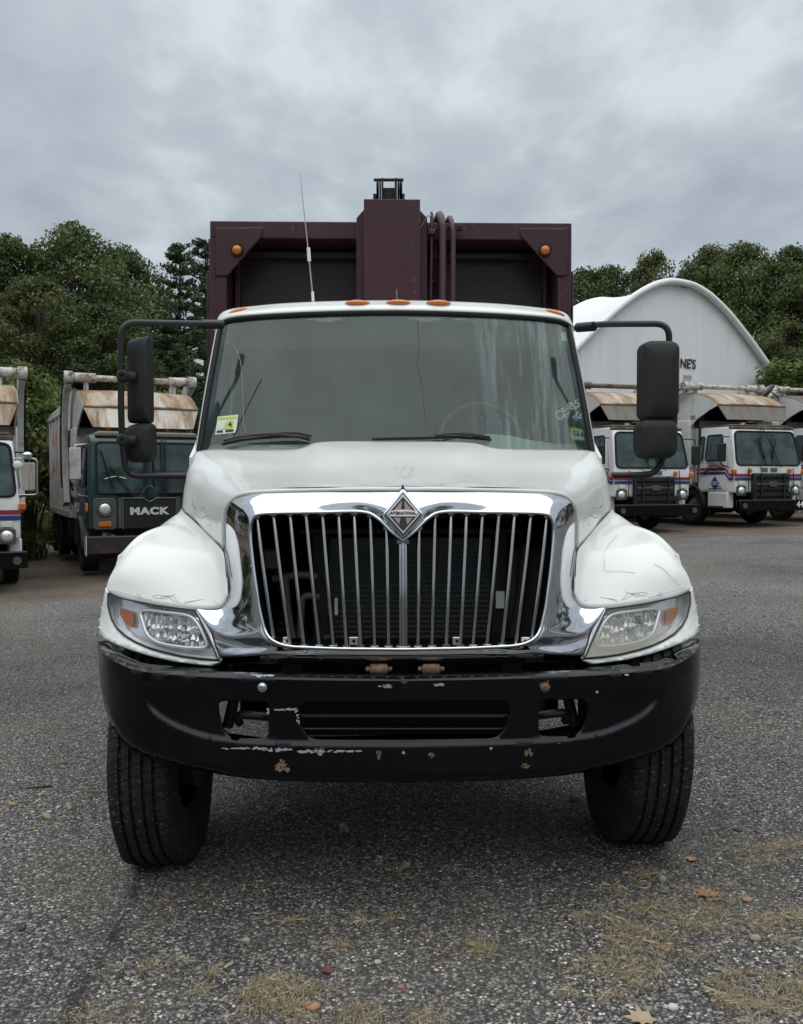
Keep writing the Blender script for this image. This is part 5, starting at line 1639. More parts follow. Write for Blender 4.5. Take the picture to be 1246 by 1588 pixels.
        MB().box((s * 1.42, .28, 2.02), (.24, .10, .50) if not chrome_mirror else (.22, .05, .50)).build('mirror_head', MT['grey_body' if chrome_mirror else 'black_plastic'], mr, bevel=.03)
        if chrome_mirror:
            MB().tube(fillet([(s * 1.10, .30, 2.34), (s * 1.56, .26, 2.34), (s * 1.56, .26, 1.70), (s * 1.12, .30, 1.70)], .07), .014, 8).build('mirror_frame', MT['alu'], mr, smooth=60)
            MB().ball((s * 1.24, .22, 2.22), .08, .04, .08).build('round_lamp', MT['pale'], mr, smooth=60)
            MB().ball((s * 1.40, .26, 2.40), .09, .07, .06).build('convex_mirror', MT['chrome'], mr, smooth=60)
        MB().tube(fillet([(s * 1.10, .40, 2.45), (s * 1.42, .32, 2.45), (s * 1.42, .32, 1.70), (s * 1.12, .36, 1.62)], .08), .016, 8).build('mirror_arm', MT['black_tube'], mr, smooth=60)
        MB().box((s * 1.16, .10, 1.50), (.12, .12, .14)).build('corner_lamp', MT['amber'], root, bevel=.03)
        # wiper with its arm
        wq = [(s * .10, fz(1.70) - .06, 1.66), (s * .22, fz(2.1) - .05, 2.08), (s * .16, fz(2.4) - .05, 2.42)]
        MB().tube(wq, .013, 6).build('wiper_arm', MT['black_tube'], root, smooth=60)
        MB().tube([(s * .12, fz(1.9) - .06, 1.86), (s * .30, fz(2.3) - .06, 2.40)], .016, 6).build('wiper_blade', MT['rubber_seal'], root, smooth=60)
        MB().tube([(s * .34, .02, 1.60), (s * .22, fz(2.0) - .08, 2.0), (s * .02 - .12, fz(2.6) - .05, 2.72)], .011, 6).build('washer_hose', MT['black_tube'], root, smooth=60)
    # grille box
    gr = MB().bb(-.60, .60, -.04, .12, .66, 1.46).build('grille', MT['black_plastic'], root, bevel=.05)
    for k in range(4):
        z = .80 + .17 * k
        MB().bb(-.54, .54, -.062, -.038, z, z + .045).build('grille_slat', MT['grey_trim'] if k == 2 else MT['black_paint'], gr, bevel=.006)
    MB().prism([(-.16, 0), (-.10, .07), (.10, .07), (.16, 0), (.10, -.07), (-.10, -.07)], (0, -.065, 1.16), (1, 0, 0), (0, 0, 1), (0, -1, 0), 0, .02).build('grille_badge', MT['grey_trim'], gr, bevel=.006)
    for s in (-1, 1):
        MB().bb(s * .64, s * .56, -.085, -.04, .62, .84).build('grille_bracket', MT['steel_dark'], gr)
        MB().bb(s * .40, s * .36, -.075, -.04, .66, 1.46).build('grille_guard', MT['black_tube'], gr)
    for x in (-.16, .16):
        for k in range(4):
            MB().bb(x - .12, x + .12, .085, .10, 1.505 + k * .028, 1.518 + k * .028).build('vent_slot', MT['grey_trim'], cab)
    bp = MB().bb(-1.22, 1.22, -.22, -.08, .44, .74).build('bumper', MT['black_paint'], root, bevel=.025)
    for s in (-1, 1):
        MB().lathe([(0, -.02), (.07, -.02), (.07, .0)], (s * 1.05, -.22, .58), (0, 1, 0), 16).build('bumper_plate', MT['grey_trim'], bp, smooth=40)
    if number:
        place_text('bumper_lettering', number, (.78, -.228, .60), (1, 0, 0), (0, 0, 1), .24, MT['chalk'], bp, .004, 1, .004)
    # stack and air cleaner behind the cab
    MB().tube([(-1.0, 1.92, 1.2), (-1.0, 1.92, 2.75)], .10, 14).build('exhaust_stack', MT['alu'], root, smooth=50)
    MB().tube([(-1.0, 1.92, 2.75), (-1.0, 1.92, 2.98)], .065, 12).build('exhaust_pipe', MT['steel_dark'], root, smooth=50)
    MB().bb(-1.16, -.86, 1.76, 2.05, 2.98, 3.16).build('intake_hood', MT['grey_trim'], root, bevel=.03)
    MB().bb(.3, .8, .9, 1.3, 2.80, 2.93).build('roof_unit', white, root, bevel=.03)
    MB().ball((-.2, .62, 2.86), .16, .10, .05, 12, 6).build('roof_lamp', MT['black_plastic'], root, smooth=60)
    MB().bb(-.5, -.36, .62, .72, 2.80, 2.86).build('roof_bracket', MT['rust_white'], root)
    if door_text:
        A, B = (0, -1, 0), (0, 0, 1)
        x = -1.148
        o_ = lambda y, z: (x - .004, y, z)
        place_text('door_lettering', 'All American', o_(.92, 1.575), A, B, .165, MT['ink'], cab, .003, 1, .003, .82, .2)
        place_text('door_lettering', 'WASTE', o_(.92, 1.455), A, B, .13, MT['ink'], cab, .003, 1, .002)
        MB().prism([(0, -.20), (.19, 0), (0, .20), (-.19, 0)], o_(.90, 1.18), A, B, (-1, 0, 0), 0, .004).build('door_emblem', MT['blue_paint'], cab)
        place_text('door_lettering', 'CBG', (x - .012, .90, 1.18), A, B, .14, MT['pale'], cab, .003, 1, .002)
        for k in range(4):
            y0 = 1.28 - .05 * k
            MB().tube(smooth_line([(x - .006, y0, 1.74 - .035 * k), (x - .006, y0 - .22, 1.76 - .035 * k), (x - .006, y0 - .42, 1.72 - .035 * k), (x - .006, y0 - .66, 1.75 - .035 * k)], 4), .008, 5).build('door_flourish', MT['red_paint'] if k % 2 else MT['ink'], cab)
        for y0, y1, z in ((.60, 1.16, .985 + .05), (.62, 1.02, 1.085)):
            MB().bb(x - .003, x, y0, y1, z - .012, z + .012).build('door_small_print', MT['grey_trim'], cab)
    return root

def green_cabover(name, label, loc, yaw, group):
    root = thing(name, label, 'truck', loc, yaw, group)
    gm = MT['green_cab']
    cab = shell(root, [(.12, .90), (.10, 1.58), (.20, 2.66), (.34, 2.78), (1.75, 2.80), (1.75, .90)], 1.16, .05, gm)
    fz = lambda z: .10 + .10 * max(0, z - 1.58) / 1.08
    m_ = MB().prism([(-1.02, 2.74), (1.02, 2.74), (.96, 2.84), (-.96, 2.84)], (0, .30, 0), (1, 0, 0), (0, 0, 1), (0, 1, 0), -.06, 1.4)
    m_.build('roof_cap', MT['rust_gray'], cab, bevel=.03)
    for x0, x1 in ((-1.0, -.09), (.09, 1.0)):
        q = rounded_quad([(x0, fz(1.62) - .014, 1.62), (x1, fz(1.62) - .014, 1.62), (x1, fz(2.62) - .014, 2.62), (x0, fz(2.62) - .014, 2.62)], .08)
        pane(cab, q, MT['glass_bg'], 'windshield', .022)
        MB().add([Vector(p) + Vector((0, .008, 0)) for p in q], [tuple(range(len(q)))]).build('cab_dark', MT['interior'], cab)
    for s in (-1, 1):
        x = s * 1.165
        pane(cab, rounded_quad([(x, .5, 1.75), (x, 1.4, 1.75), (x - s * .045, 1.4, 2.55), (x - s * .045, .62, 2.55)], .08), MT['glass_bg'], 'door_window', .02)
        MB().bb(x, x + s * .012, .40, 1.5, 1.0, 1.70).build('door', gm, cab, bevel=.02)
        hlm = MB().prism(rpoly(.44, .62, .07), (s * .86, .11, 1.22), (1, 0, 0), (0, 0, 1), (0, -1, 0), -.02, .025).build('headlight', MT['grey_trim'], root, bevel=.012)
        MB().lathe([(.118, -.03), (.135, -.045), (.15, -.03), (.15, .0)], (s * .86, .085, 1.32), (0, 1, 0), 22).build('lamp_ring', MT['grey_trim'], hlm, smooth=50)
        MB().lathe([(0, -.05), (.06, -.045), (.10, -.03), (.12, -.005), (.12, .0)], (s * .86, .085, 1.32), (0, 1, 0), 22).build('lamp', MT['chrome_lamp'], hlm, smooth=50)
        MB().prism(rpoly(.24, .10, .03), (s * .86, .085, 1.02), (1, 0, 0), (0, 0, 1), (0, -1, 0), 0, .02).build('turn_signal', MT['amber'], hlm, bevel=.008)
        MB().bb(s * .52, s * .60, .085, .12, .94, 1.55).build('trim_strip', MT['grey_trim'], cab)
        MB().bb(s * .98 - .12, s * .98 + .12, .5, .62, .62, .9).build('step', MT['steel_dark'], root)
        arch = MB().grid([[(s * .85, 1.25 + .62 * math.cos(t), .52 + .62 * math.sin(t)), (s * 1.24, 1.25 + .62 * math.cos(t), .52 + .62 * math.sin(t))] for t in np.linspace(R(0), R(180), 14)])
        arch.build('wheel_arch', MT['grey_trim'], root, smooth=60, solid=.03)
        wheel_at(root, s * 1.02, 1.25, s, .54, .34)
        MB().ball((s * .58 - .1, .75, 2.93), .055, .055, .075, 10, 8).build('beacon', MT['amber'], root, smooth=60)
        MB().tube([(s * .58 - .1, .75, 2.80), (s * .58 - .1, .75, 2.90)], .03, 8).build('beacon_stem', MT['steel_dark'], root)
        mr = sub('mirror', root)
        MB().box((s * 1.38, .26, 2.2), (.22, .06, .62)).build('mirror_head', MT['grey_body'], mr, bevel=.02)
        MB().tube(fillet([(s * 1.12, .40, 2.58), (s * 1.38, .30, 2.56), (s * 1.38, .30, 1.6), (s * 1.14, .34, 1.55)], .06), .018, 8).build('mirror_arm', MT['alu'], mr, smooth=60)
        MB().box((s * 1.19, .16, 1.35), (.05, .10, .16)).build('side_marker', MT['amber_dim'], root, bevel=.01)
        MB().bb(s * .30, s * .62, .06, .10, 1.565, 1.60).build('wiper_motor_vent', MT['dark'], cab)
    # wipers and upright rods
    MB().tube([(-.30, fz(1.6) - .06, 1.56), (-.62, fz(2) - .06, 1.98), (-.76, fz(2.1) - .05, 2.16)], .014, 6).build('wiper_arm', MT['black_tube'], root, smooth=60)
    MB().tube([(-.36, fz(1.6) - .06, 1.57), (-.70, fz(2) - .05, 2.08)], .010, 6).build('wiper_arm', MT['black_tube'], root, smooth=60)
    MB().tube([(-.92, fz(2.5) - .05, 2.46), (-.70, fz(1.8) - .05, 1.72)], .014, 6).build('wiper_blade', MT['rubber_seal'], root, smooth=60)
    MB().tube([(.92, fz(1.6) - .06, 1.56), (.62, fz(2) - .06, 2.06)], .014, 6).build('wiper_arm', MT['black_tube'], root, smooth=60)
    for x in (-.09, -.03, .24, .31):
        MB().tube([(x, .06, 1.50), (x, .04, 1.8), (x + .01, .12, 2.75)], .013, 6).build('guide_rod', MT['black_tube'], root, smooth=60)
    MB().tube(smooth_line([(-.85, fz(2) - .02, 1.90), (-.65, fz(2) - .02, 1.95), (-.45, fz(2) - .02, 1.91)], 4), .01, 5).build('steering_rim', MT['pale'], root)
    MB().prism([(-.22, 1.52), (.22, 1.52), (.10, 1.72), (.04, 1.78), (-.04, 1.78), (-.10, 1.72)], (0, .12, 0), (1, 0, 0), (0, 0, 1), (0, -1, 0), 0, .05).build('nose_panel', gm, cab, bevel=.02)
    # grille panel with letters
    MB().prism([(-.50, .92), (.50, .92), (.50, 1.50), (.12, 1.50), (0, 1.42), (-.12, 1.50), (-.50, 1.50)], (0, .10, 0), (1, 0, 0), (0, 0, 1), (0, -1, 0), 0, .03).build('grille', MT['black_plastic'], root, bevel=.012)
    q = [Vector((x, .07, z)) for x, z in ((-.52, .92), (-.52, 1.52), (-.13, 1.52), (0, 1.44), (.13, 1.52), (.52, 1.52), (.52, .92))]
    MB().tube(q, .022, 6).build('grille_frame', MT['grey_trim'], root)
    for k in range(5):
        MB().bb(-.34, .46, .062, .072, .95 + k * .045, .97 + k * .045).build('grille_slat', MT['steel_dark'], root)
    place_text('grille_lettering', 'MACK', (-.02, .062, 1.26), (1, 0, 0), (0, 0, 1), .19, M('badge_silver', (.58, .58, .58), .4), root, .02, 1.12, .010, 1.3)
    bp = MB().bb(-1.24, 1.24, -.28, -.10, .46, .80).build('bumper', rusty('bumper_rust', (.02, .022, .024), (.10, .03, .022), (.045, .022, .018), .50, .62, 2.2, False), root, bevel=.02)
    MB().prism([(-.30, .44), (-.06, .46), (-.06, .78), (-.30, .82)], (-1.245, 0, 0), (0, 1, 0), (0, 0, 1), (-1, 0, 0), 0, .02).build('bumper_end', MT['grey_body'], bp)
    MB().tube([(-1.05, 1.95, 1.1), (-1.05, 1.95, 2.7)], .05, 10).build('service_pipe', MT['grey_body'], root, smooth=60)
    for k, (y, z) in enumerate(((1.82, 1.3), (1.9, 1.6), (1.84, 1.9))):
        MB().box((-1.18, y, z), (.10, .12, .22)).build('valve_block', MT['rust_white'], root, bevel=.02)
        MB().tube(smooth_line([(-1.2, y, z + .1), (-1.28, y + .15, z + .25), (-1.22, y + .3, z + .05)], 4), .018, 6).build('hydraulic_hose', MT['rubber_seal'], root, smooth=60)
    return root

def at_ground(x, y):
    return (x, y, ground_z(x, y))

GRP = 'garbage trucks parked along the edge of the lot'
tg = green_cabover('garbage_truck', 'dark green cab-over garbage truck with tan rusted canopy, beside the leafy bush', at_ground(-4.98, 14.75), R(26), GRP)
loader_body(tg, MT['rust_tan'], MT['rust_lip'], MT['grey_body'], MT['rust_white'], 4.06)
for z in (2.0, 2.7):          # faded red lettering remains on the box side
    for k in range(3):
        MB().add([(-1.262, 4.35 + k * .85, z), (-1.262, 4.60 + k * .85, z), (-1.262, 4.52 + k * .85, z + .45), (-1.262, 4.30 + k * .85, z + .42)], [(0, 1, 2, 3)]).build('faded_lettering', M('faded_red', (.38, .16, .13), .6) if k == 0 else bpy.data.materials['faded_red'], [c for c in tg.children if c.name.startswith('refuse_body')][0])
tw_a = white_cabover('garbage_truck', 'white cab-over garbage truck behind the tall black driver mirror', at_ground(6.55, 20.2), R(17), GRP)
loader_body(tw_a, MT['rust_tan'], MT['rust_gray'], MT['white_old'], MT['rust_dark'], 3.98)
tw_b = white_cabover('garbage_truck', 'white cab-over garbage truck with lettered door and blue diamond on it', at_ground(10.1, 21.5), R(18.7), GRP, True, '44')
loader_body(tw_b, MT['rust_tan'], MT['rust_gray'], MT['white_old'], MT['rust_white'], 3.98)
tw_d = white_cabover('garbage_truck', 'white garbage truck cut off by the picture edge, body tag above its cab', at_ground(13.25, 23.0), R(18), GRP)
bd = loader_body(tw_d, MT['rust_dark'], MT['white_old'], MT['white_old'], MT['rust_white'], 3.98)
tw_c = white_cabover('garbage_truck', 'white striped garbage truck with a chrome framed mirror, next to the leafy bush', at_ground(-7.62, 12.0), R(26), GRP, chrome_mirror=True)
loader_body(tw_c, MT['rust_tan'], MT['rust_tan'], MT['white_old'], MT['rust_white'], 4.03)
# maker's tag on the hopper of the truck at the edge
MB().bb(-.78, -.30, .64, .66, 3.02, 3.26).build('maker_plate', MT['red_paint'], bd)
place_text('maker_lettering', 'HEIL', (-.54, .635, 3.14), (1, 0, 0), (0, 0, 1), .22, MT['chalk'], bd, .004, 1.05, .006)
# diagonal lift cylinder that shows over the lettered truck
m_ = MB().tube([(1.30, 2.3, 3.55), (1.95, 2.2, 4.10)], .075, 12)
m_.build('lift_cylinder', MT['black_tube'], tw_b, smooth=60)
m_ = MB().tube([(1.55, 2.15, 3.45), (2.0, 2.1, 4.05)], .09, 10)
m_.build('lift_link', MT['rust_white'], tw_b, smooth=60)
MB().tube(smooth_line([(1.5, 2.0, 3.8), (1.75, 1.9, 3.45), (1.9, 1.95, 3.7), (1.7, 2.0, 3.9)], 5), .02, 6).build('hydraulic_hose', MT['rubber_seal'], tw_b, smooth=60)

# ------------------------------------------------------------------ fabric storage building
fabric, g = new_mat('white_fabric')
tc_ = g.n('ShaderNodeTexCoord').outputs['Object']
c_ = g.mix(g.ramp(g.noise(g.scaled(tc_, (1, 1, .12)), .9, 6, .6), (.35, 0.0), (.75, .55)), (.84, .85, .86), (.68, .70, .715))
c_ = g.mix(g.ramp(g.noise(g.scaled(tc_, (1, 1, .05)), 3.5, 5, .6), (.55, 0.0), (.8, .35)), c_, (.48, .50, .51))
pb = g.n('ShaderNodeBsdfPrincipled', Base_Color=c_, Roughness=.55)
bb_ = g.n('ShaderNodeBump', Strength=.25, Distance=.05, Height=g.noise(tc_, 1.6, 4, .5))
g.link(bb_.outputs[0], pb.inputs['Normal'])
g.n('ShaderNodeOutputMaterial', Surface=pb)
ap = at(1058, 436, 42.1)
TZ = ground_z(ap.x, ap.y)
tent = thing('storage_tent', 'white arched fabric storage building rising behind the parked trucks', 'building', (ap.x, ap.y, TZ), R(32))
HT = ap.z - TZ
half_p = smooth_line([Vector((0, 0, HT)), Vector((.9, 0, HT - .06)), Vector((2.1, 0, HT - .42)), Vector((3.5, 0, HT - 1.15)), Vector((4.8, 0, HT - 2.05)), Vector((6.1, 0, HT - 3.05)), Vector((7.3, 0, HT - 4.05)), Vector((9.0, 0, HT - 5.6)), Vector((10.2, 0, HT - 7.3)), Vector((10.7, 0, HT - 9.0)), Vector((10.75, 0, -.2))], 5)
prof_t = [Vector((-p.x, 0, p.z)) for p in half_p[::-1]] + half_p[1:]
bays, rows = 7, []
for j in range(bays * 6 + 1):
    f = (j % 6) / 6
    sag = .30 * math.sin(PI * f) ** .8
    rows.append([Vector((p.x * (1 - sag * .02), j * .8, p.z - sag * max(0.0, p.z / HT) ** 1.2)) for p in prof_t])
MB().grid(rows).build('roof_skin', fabric, tent, smooth=60)
n_ = len(prof_t)
gable = MB()
gable.v = [(p.x * .992, .25, p.z - .08) for p in prof_t]
gable.f = [tuple(range(n_))]
gable_o = gable.build('gable_wall', fabric, tent)
for dy, r in ((0.0, .16), (.2, .07)):
    MB().tube([p + Vector((0, dy, -.05)) for p in prof_t], r, 8).build('edge_arch', fabric, tent, smooth=60)
tp = (.75, .20, at(1067, 563, 42.2).z - TZ)
place_text('wall_lettering', "NE'S", tp, (1, 0, 0), (0, 0, 1), .66, MT['ink'], gable_o, .01, 1.0, .012, .92)
for k in range(4):
    MB().tube(smooth_line([(.45 + .16 * k, .20, tp[2] - .55), (.52 + .16 * k, .20, tp[2] - .68), (.44 + .16 * k, .20, tp[2] - .78)], 3), .02, 5).build('wall_marks', MT['grey_trim'], gable_o)
MB().tube(smooth_line([(-.25, -.14, HT - .28), (-.1, -.14, HT - .36), (.05, -.14, HT - .28), (.2, -.14, HT - .36)], 4), .025, 5).build('rope_tie', MT['ink'], tent)

# ------------------------------------------------------------------ trees
MT['leaf'] = leaf_mat('leaves', (.024, .046, .017), (.108, .148, .05), (.22, .23, .082))
MT['leaf_olive'] = leaf_mat('olive_leaves', (.026, .044, .015), (.105, .13, .045), (.20, .18, .07))
MT['needle'] = leaf_mat('pine_needles', (.018, .038, .02), (.052, .090, .044), (.11, .12, .065), .2)
MT['leaf_bush'] = leaf_mat('bush_leaves', (.06, .095, .026), (.20, .25, .08), (.38, .37, .15), .4)
MT['bark'] = M('bark', (.055, .045, .038), .9, var=(6, (.03, .025, .02), .7), bump=(20, .6, .02))

def leaves(centres, radii, per, size, up=.35, flat=.75, r_=None, jitter=.5):
    """leaf quads spread through clumps"""
    C = np.repeat(np.array(centres), per, 0)
    Rr = np.repeat(np.array(radii), per)
    n = len(C)
    d = r_.normal(size=(n, 3))
    d /= np.linalg.norm(d, axis=1)[:, None]
    rad = r_.random(n) ** .45
    Pp = C + d * (rad * Rr)[:, None] * np.array((1, 1, flat))
    nr = d * .6 + r_.normal(size=(n, 3)) * jitter
    nr[:, 2] += up
    nr /= np.linalg.norm(nr, axis=1)[:, None]
    a = np.cross(nr, r_.normal(size=(n, 3)))
    a /= np.linalg.norm(a, axis=1)[:, None]
    b = np.cross(nr, a)
    s = size * r_.uniform(.6, 1.35, n)[:, None]
    V = np.stack([Pp - a * s * .5, Pp - b * s * .36 + nr * s * .08, Pp + a * s * .5, Pp + b * s * .36 + nr * s * .08], 1).reshape(-1, 3)
    F = np.arange(n * 4).reshape(-1, 4)
    ct = np.repeat(r_.uniform(-.18, .18, len(centres)), per)
    tone = np.clip(r_.beta(2, 2.2, n) + ct * 1.4, 0, 1)
    return V, F, tone

def leafy(seed, H=14.0, W=9.0, base=.22, nc=95, per=150, size=.24, mat='leaf'):
    r_ = np.random.default_rng(seed)
    rr = random.Random(seed)
    cs, rd = [], []
    tr = MB()
    lean = Vector((rr.uniform(-.4, .4), rr.uniform(-.4, .4), 0))
    tp_ = [Vector((0, 0, -.3)), Vector((0, 0, .0)) + lean * .2, lean * .6 + Vector((0, 0, H * .35)), lean + Vector((0, 0, H * .62)), lean * 1.3 + Vector((0, 0, H * .86))]
    tr.tube(smooth_line(tp_, 4), [H * .024 * (1 - .045 * i) if i > 2 else H * .026 for i in range(17)], 8)
    lobes = [(rr.uniform(0, 2 * PI), rr.uniform(.3, .95), rr.uniform(.75, 1.25)) for _ in range(9)]
    for i in range(nc):
        h = base + (1 - base) * rr.random() ** .8
        k = (h - base) / (1 - base)
        prof = math.sin(PI * min(1, .18 + .82 * k)) ** .6 if k > .4 else .72 + .55 * k
        an = rr.uniform(0, 2 * PI)
        bump = 1.0
        for la, lh, lw in lobes:
            dd = math.cos(an - la) * .5 + .5
            bump += .22 * (lw - .9) * dd * math.exp(-((k - lh) / .25) ** 2)
        rad = W / 2 * prof * bump * (rr.random() ** .38)
        p = Vector((rad * math.cos(an), rad * math.sin(an), H * h * .97)) + lean * k
        cs.append(tuple(p))
        rd.append(H * rr.uniform(.050, .095) * (1.15 - .35 * k))
        if i % 2 == 0:
            s0 = lean * k + Vector((0, 0, H * max(.16, h * .72 - .02)))
            mid_ = (s0 + p) / 2 + Vector((0, 0, -.03 * H))
            tr.tube([s0, mid_, p], [H * .0075, H * .005, H * .0018], 5, False)
    V, F, t = leaves(cs, rd, per, size, r_=r_)
    me = np_mesh('crown', V, F, t)
    me.materials.append(MT[mat])
    tm = tr.mesh('trunk')
    tm.materials.append(MT['bark'])
    tm.shade_smooth()
    return tm, me

def piney(seed, H=16.0, W=6.5, per=34):
    r_ = np.random.default_rng(seed)
    rr = random.Random(seed)
    tr = MB().tube([(0, 0, -.3), (0, 0, H * .5), (.1, 0, H * .98)], [H * .016, H * .011, H * .003], 8)
    cs, rd = [], []
    h = .12
    while h < .985:
        k = (h - .12) / .88
        ln = W / 2 * (1 - k) ** .62 * rr.uniform(.72, 1.12) + .25
        nb = rr.randint(4, 6)
        a0 = rr.uniform(0, 2 * PI)
        for b in range(nb):
            a = a0 + 2 * PI * b / nb + rr.uniform(-.3, .3)
            l_ = ln * rr.uniform(.65, 1.15)
            rise = rr.uniform(.02, .22) + .25 * k
            p0 = Vector((0, 0, H * h))
            p1 = p0 + Vector((math.cos(a) * l_, math.sin(a) * l_, l_ * rise))
            tr.tube([p0, (p0 + p1) / 2 - Vector((0, 0, .05 * l_)), p1], [H * .004, H * .003, H * .0012], 4, False)
            for t in np.linspace(.3, 1.0, max(3, int(l_ / .36))):
                c = p0 + (p1 - p0) * float(t) + Vector((rr.uniform(-.2, .2), rr.uniform(-.2, .2), rr.uniform(-.02, .14)))
                cs.append(tuple(c))
                rd.append(rr.uniform(.26, .48))
        h += rr.uniform(.030, .050)
    V, F, t = leaves(cs, rd, per, .20, up=.5, flat=.42, r_=r_)
    me = np_mesh('crown', V, F, t)
    me.materials.append(MT['needle'])
    tm = tr.mesh('trunk')
    tm.materials.append(MT['bark'])
    return tm, me

VAR = [leafy(11, 14, 10, .16, 120, 270, .18), leafy(23, 14, 8.5, .15, 105, 260, .18), leafy(37, 14, 11, .18, 125, 260, .19, 'leaf_olive'), leafy(41, 14, 9.5, .12, 115, 270, .18)]
PIN = [piney(5), piney(9, 16, 7.5)]
def plant_tree(name, var, px, ytop, y, label, rz, wide=1.0, group=None, hvar=None):
    top = at(px, ytop, y)
    gz = ground_z(top.x, y)
    H0 = 16.0 if var in PIN else 14.0
    k = (top.z - gz) / H0
    root = thing(name, label, 'tree', (top.x, y, gz), rz, group)
    root.scale = (k * wide, k * wide, k)
    for nm, me in (('trunk', var[0]), ('crown', var[1])):
        o = bpy.data.objects.new(nm, me)
        COL.objects.link(o)
        o.parent = root
    return root
GL, GR = 'trees behind the green truck', 'trees behind the fabric building'
plant_tree('leafy_tree', VAR[0], 112, 346, 42, 'tallest broad leafy tree, above the green truck', .4, .92, GL)
plant_tree('leafy_tree', VAR[1], 18, 360, 40, 'thin-topped leafy tree at the picture edge, above the striped truck with chrome mirror', 1.9, .9, GL)
plant_tree('leafy_tree', VAR[3], 186, 382, 45, 'leafy tree next to the pine, its crown below the tallest tree', 2.6, .8, GL)
plant_tree('leafy_tree', VAR[2], -70, 372, 44, 'leafy tree mostly outside the frame past the thin-topped tree', .9, 1, GL)
plant_tree('leafy_tree', VAR[2], 62, 430, 34, 'lower leafy tree in front of the tallest tree', 3.4, 1.0, GL)
plant_tree('leafy_tree', VAR[1], 150, 470, 33, 'low dark leafy tree close behind the green truck roof', 5.0, 1.1, GL)
plant_tree('pine_tree', PIN[0], 277, 374, 46, 'tall pine standing free beside the maroon box', .0, .85, GL)
plant_tree('pine_tree', PIN[1], 318, 366, 54, 'thin pine half hidden by the maroon box', 1.3, .8, GL)
plant_tree('pine_tree', PIN[1], 258, 492, 36, 'low spreading pine between green truck and the black mirror', 2.0, 1.15, GL)
plant_tree('leafy_tree', VAR[3], 905, 418, 66, 'olive tree just past the maroon box, over the tent ridge', .7, .9, GR)
plant_tree('leafy_tree', VAR[1], 955, 408, 66, 'rounded leafy tree over the middle of the tent ridge', 1.7, .7, GR)
plant_tree('leafy_tree', VAR[2], 1016, 388, 64, 'pale leafy tree with a rounded top beside the tent peak', 2.7, .62, GR)
plant_tree('leafy_tree', VAR[0], 1100, 382, 62, 'dark leafy tree directly behind the tent peak', 3.7, .75, GR)
plant_tree('leafy_tree', VAR[3], 1160, 376, 58, 'tall dark leafy tree over the tent slope', 4.4, .75, GR)
plant_tree('leafy_tree', VAR[1], 1215, 380, 56, 'tall leafy tree near the picture edge past the tent', 5.4, .8, GR)
plant_tree('leafy_tree', VAR[0], 1275, 392, 54, 'leafy tree cut by the picture edge past the tent', .2, .9, GR)
plant_tree('leafy_tree', VAR[2], 1232, 500, 50, 'low leafy tree where the tent slope meets the parked trucks', 1.2, 1.25, GR)

# bushes against the wood
def bushy(seed, H=4.5, nc=46, per=120, W=2.6):
    r_ = np.random.default_rng(seed)
    rr = random.Random(seed)
    tr, cs, rd = MB(), [], []
    for i in range(nc):
        h = rr.random() ** .75
        rad = W / 2 * (1 - h * .72) * rr.random() ** .5
        a = rr.uniform(0, 2 * PI)
        p = Vector((rad * math.cos(a), rad * math.sin(a), H * (h * .95 + .03)))
        cs.append(tuple(p))
        rd.append(rr.uniform(.22, .45))
        if i % 2 == 0:
            tr.tube([(rad * .2 * math.cos(a), rad * .2 * math.sin(a), -.1), (rad * .5 * math.cos(a), rad * .5 * math.sin(a), p.z * .5), p], [.03, .02, .008], 5, False)
    V, F, t = leaves(cs, rd, per, .13, r_=r_)
    me = np_mesh('foliage', V, F, t)
    me.materials.append(MT['leaf_bush'])
    tm = tr.mesh('stem')
    tm.materials.append(MT['bark'])
    return tm, me
BSH = [bushy(3), bushy(8, 4.5, 60, 110, 4.2)]
def plant_bush(px, ytop, y, var, label, rz, wide=1.0):
    top = at(px, ytop, y)
    gz = ground_z(top.x, y)
    k = (top.z - gz) / 4.5
    root = thing('leafy_bush', label, 'bush', (top.x, y, gz), rz, 'bushes along the wood')
    root.scale = (k * wide, k * wide, k)
    for nm, me in (('stem', var[0]), ('foliage', var[1])):
        o = bpy.data.objects.new(nm, me)
        COL.objects.link(o)
        o.parent = root
plant_bush(44, 562, 21.5, BSH[0], 'tall pale green bush between the striped truck and the green truck', .3, 1.0)
plant_bush(25, 640, 23, BSH[1], 'wide pale bush low behind the chrome mirror', 1.4, 1.1)
plant_bush(112, 600, 27.5, BSH[1], 'bush behind the box of the green truck', 2.2, .9)
plant_bush(240, 590, 28, BSH[1], 'bush showing over the rusted canopy of the green truck', 3.0, 1.0)
plant_bush(1225, 560, 45, BSH[1], 'dark bush at the foot of the tent slope', 4.0, 1.3)

# the rest of the wood is one mass
r_ = np.random.default_rng(99)
cs, rd = [], []
for i in range(760):
    x = r_.uniform(-75, 80)
    y = 56 + r_.uniform(-4, 16) + (8 if x > 5 else 0)
    top = 7.5 + 1.5 * math.sin(x * .31) + 1.0 * math.sin(x * .83 + 1)
    if x > 2:
        top += 3.0
    z = ground_z(x, y) + top * r_.random() ** .8
    cs.append((x, y, z))
    rd.append(r_.uniform(1.0, 2.1))
for i in range(330):        # and on the other side of the lot
    a = r_.uniform(0, 1)
    x, y = 48 + 10 * math.sin(a * PI) + r_.uniform(-4, 4), 62 - 74 * a + r_.uniform(-3, 3)
    cs.append((x, y, ground_z(x, y) + 12 * r_.random() ** .8))
    rd.append(r_.uniform(1.3, 2.5))
for i in range(380):        # the wood swings round the lot on the near side of the frame's edge
    a = r_.uniform(0, 1)
    x, y = -28 - 14 * a + r_.uniform(-3, 3), 44 - 52 * a + r_.uniform(-3, 3)
    cs.append((x, y, 10.5 * r_.random() ** .8))
    rd.append(r_.uniform(1.2, 2.3))
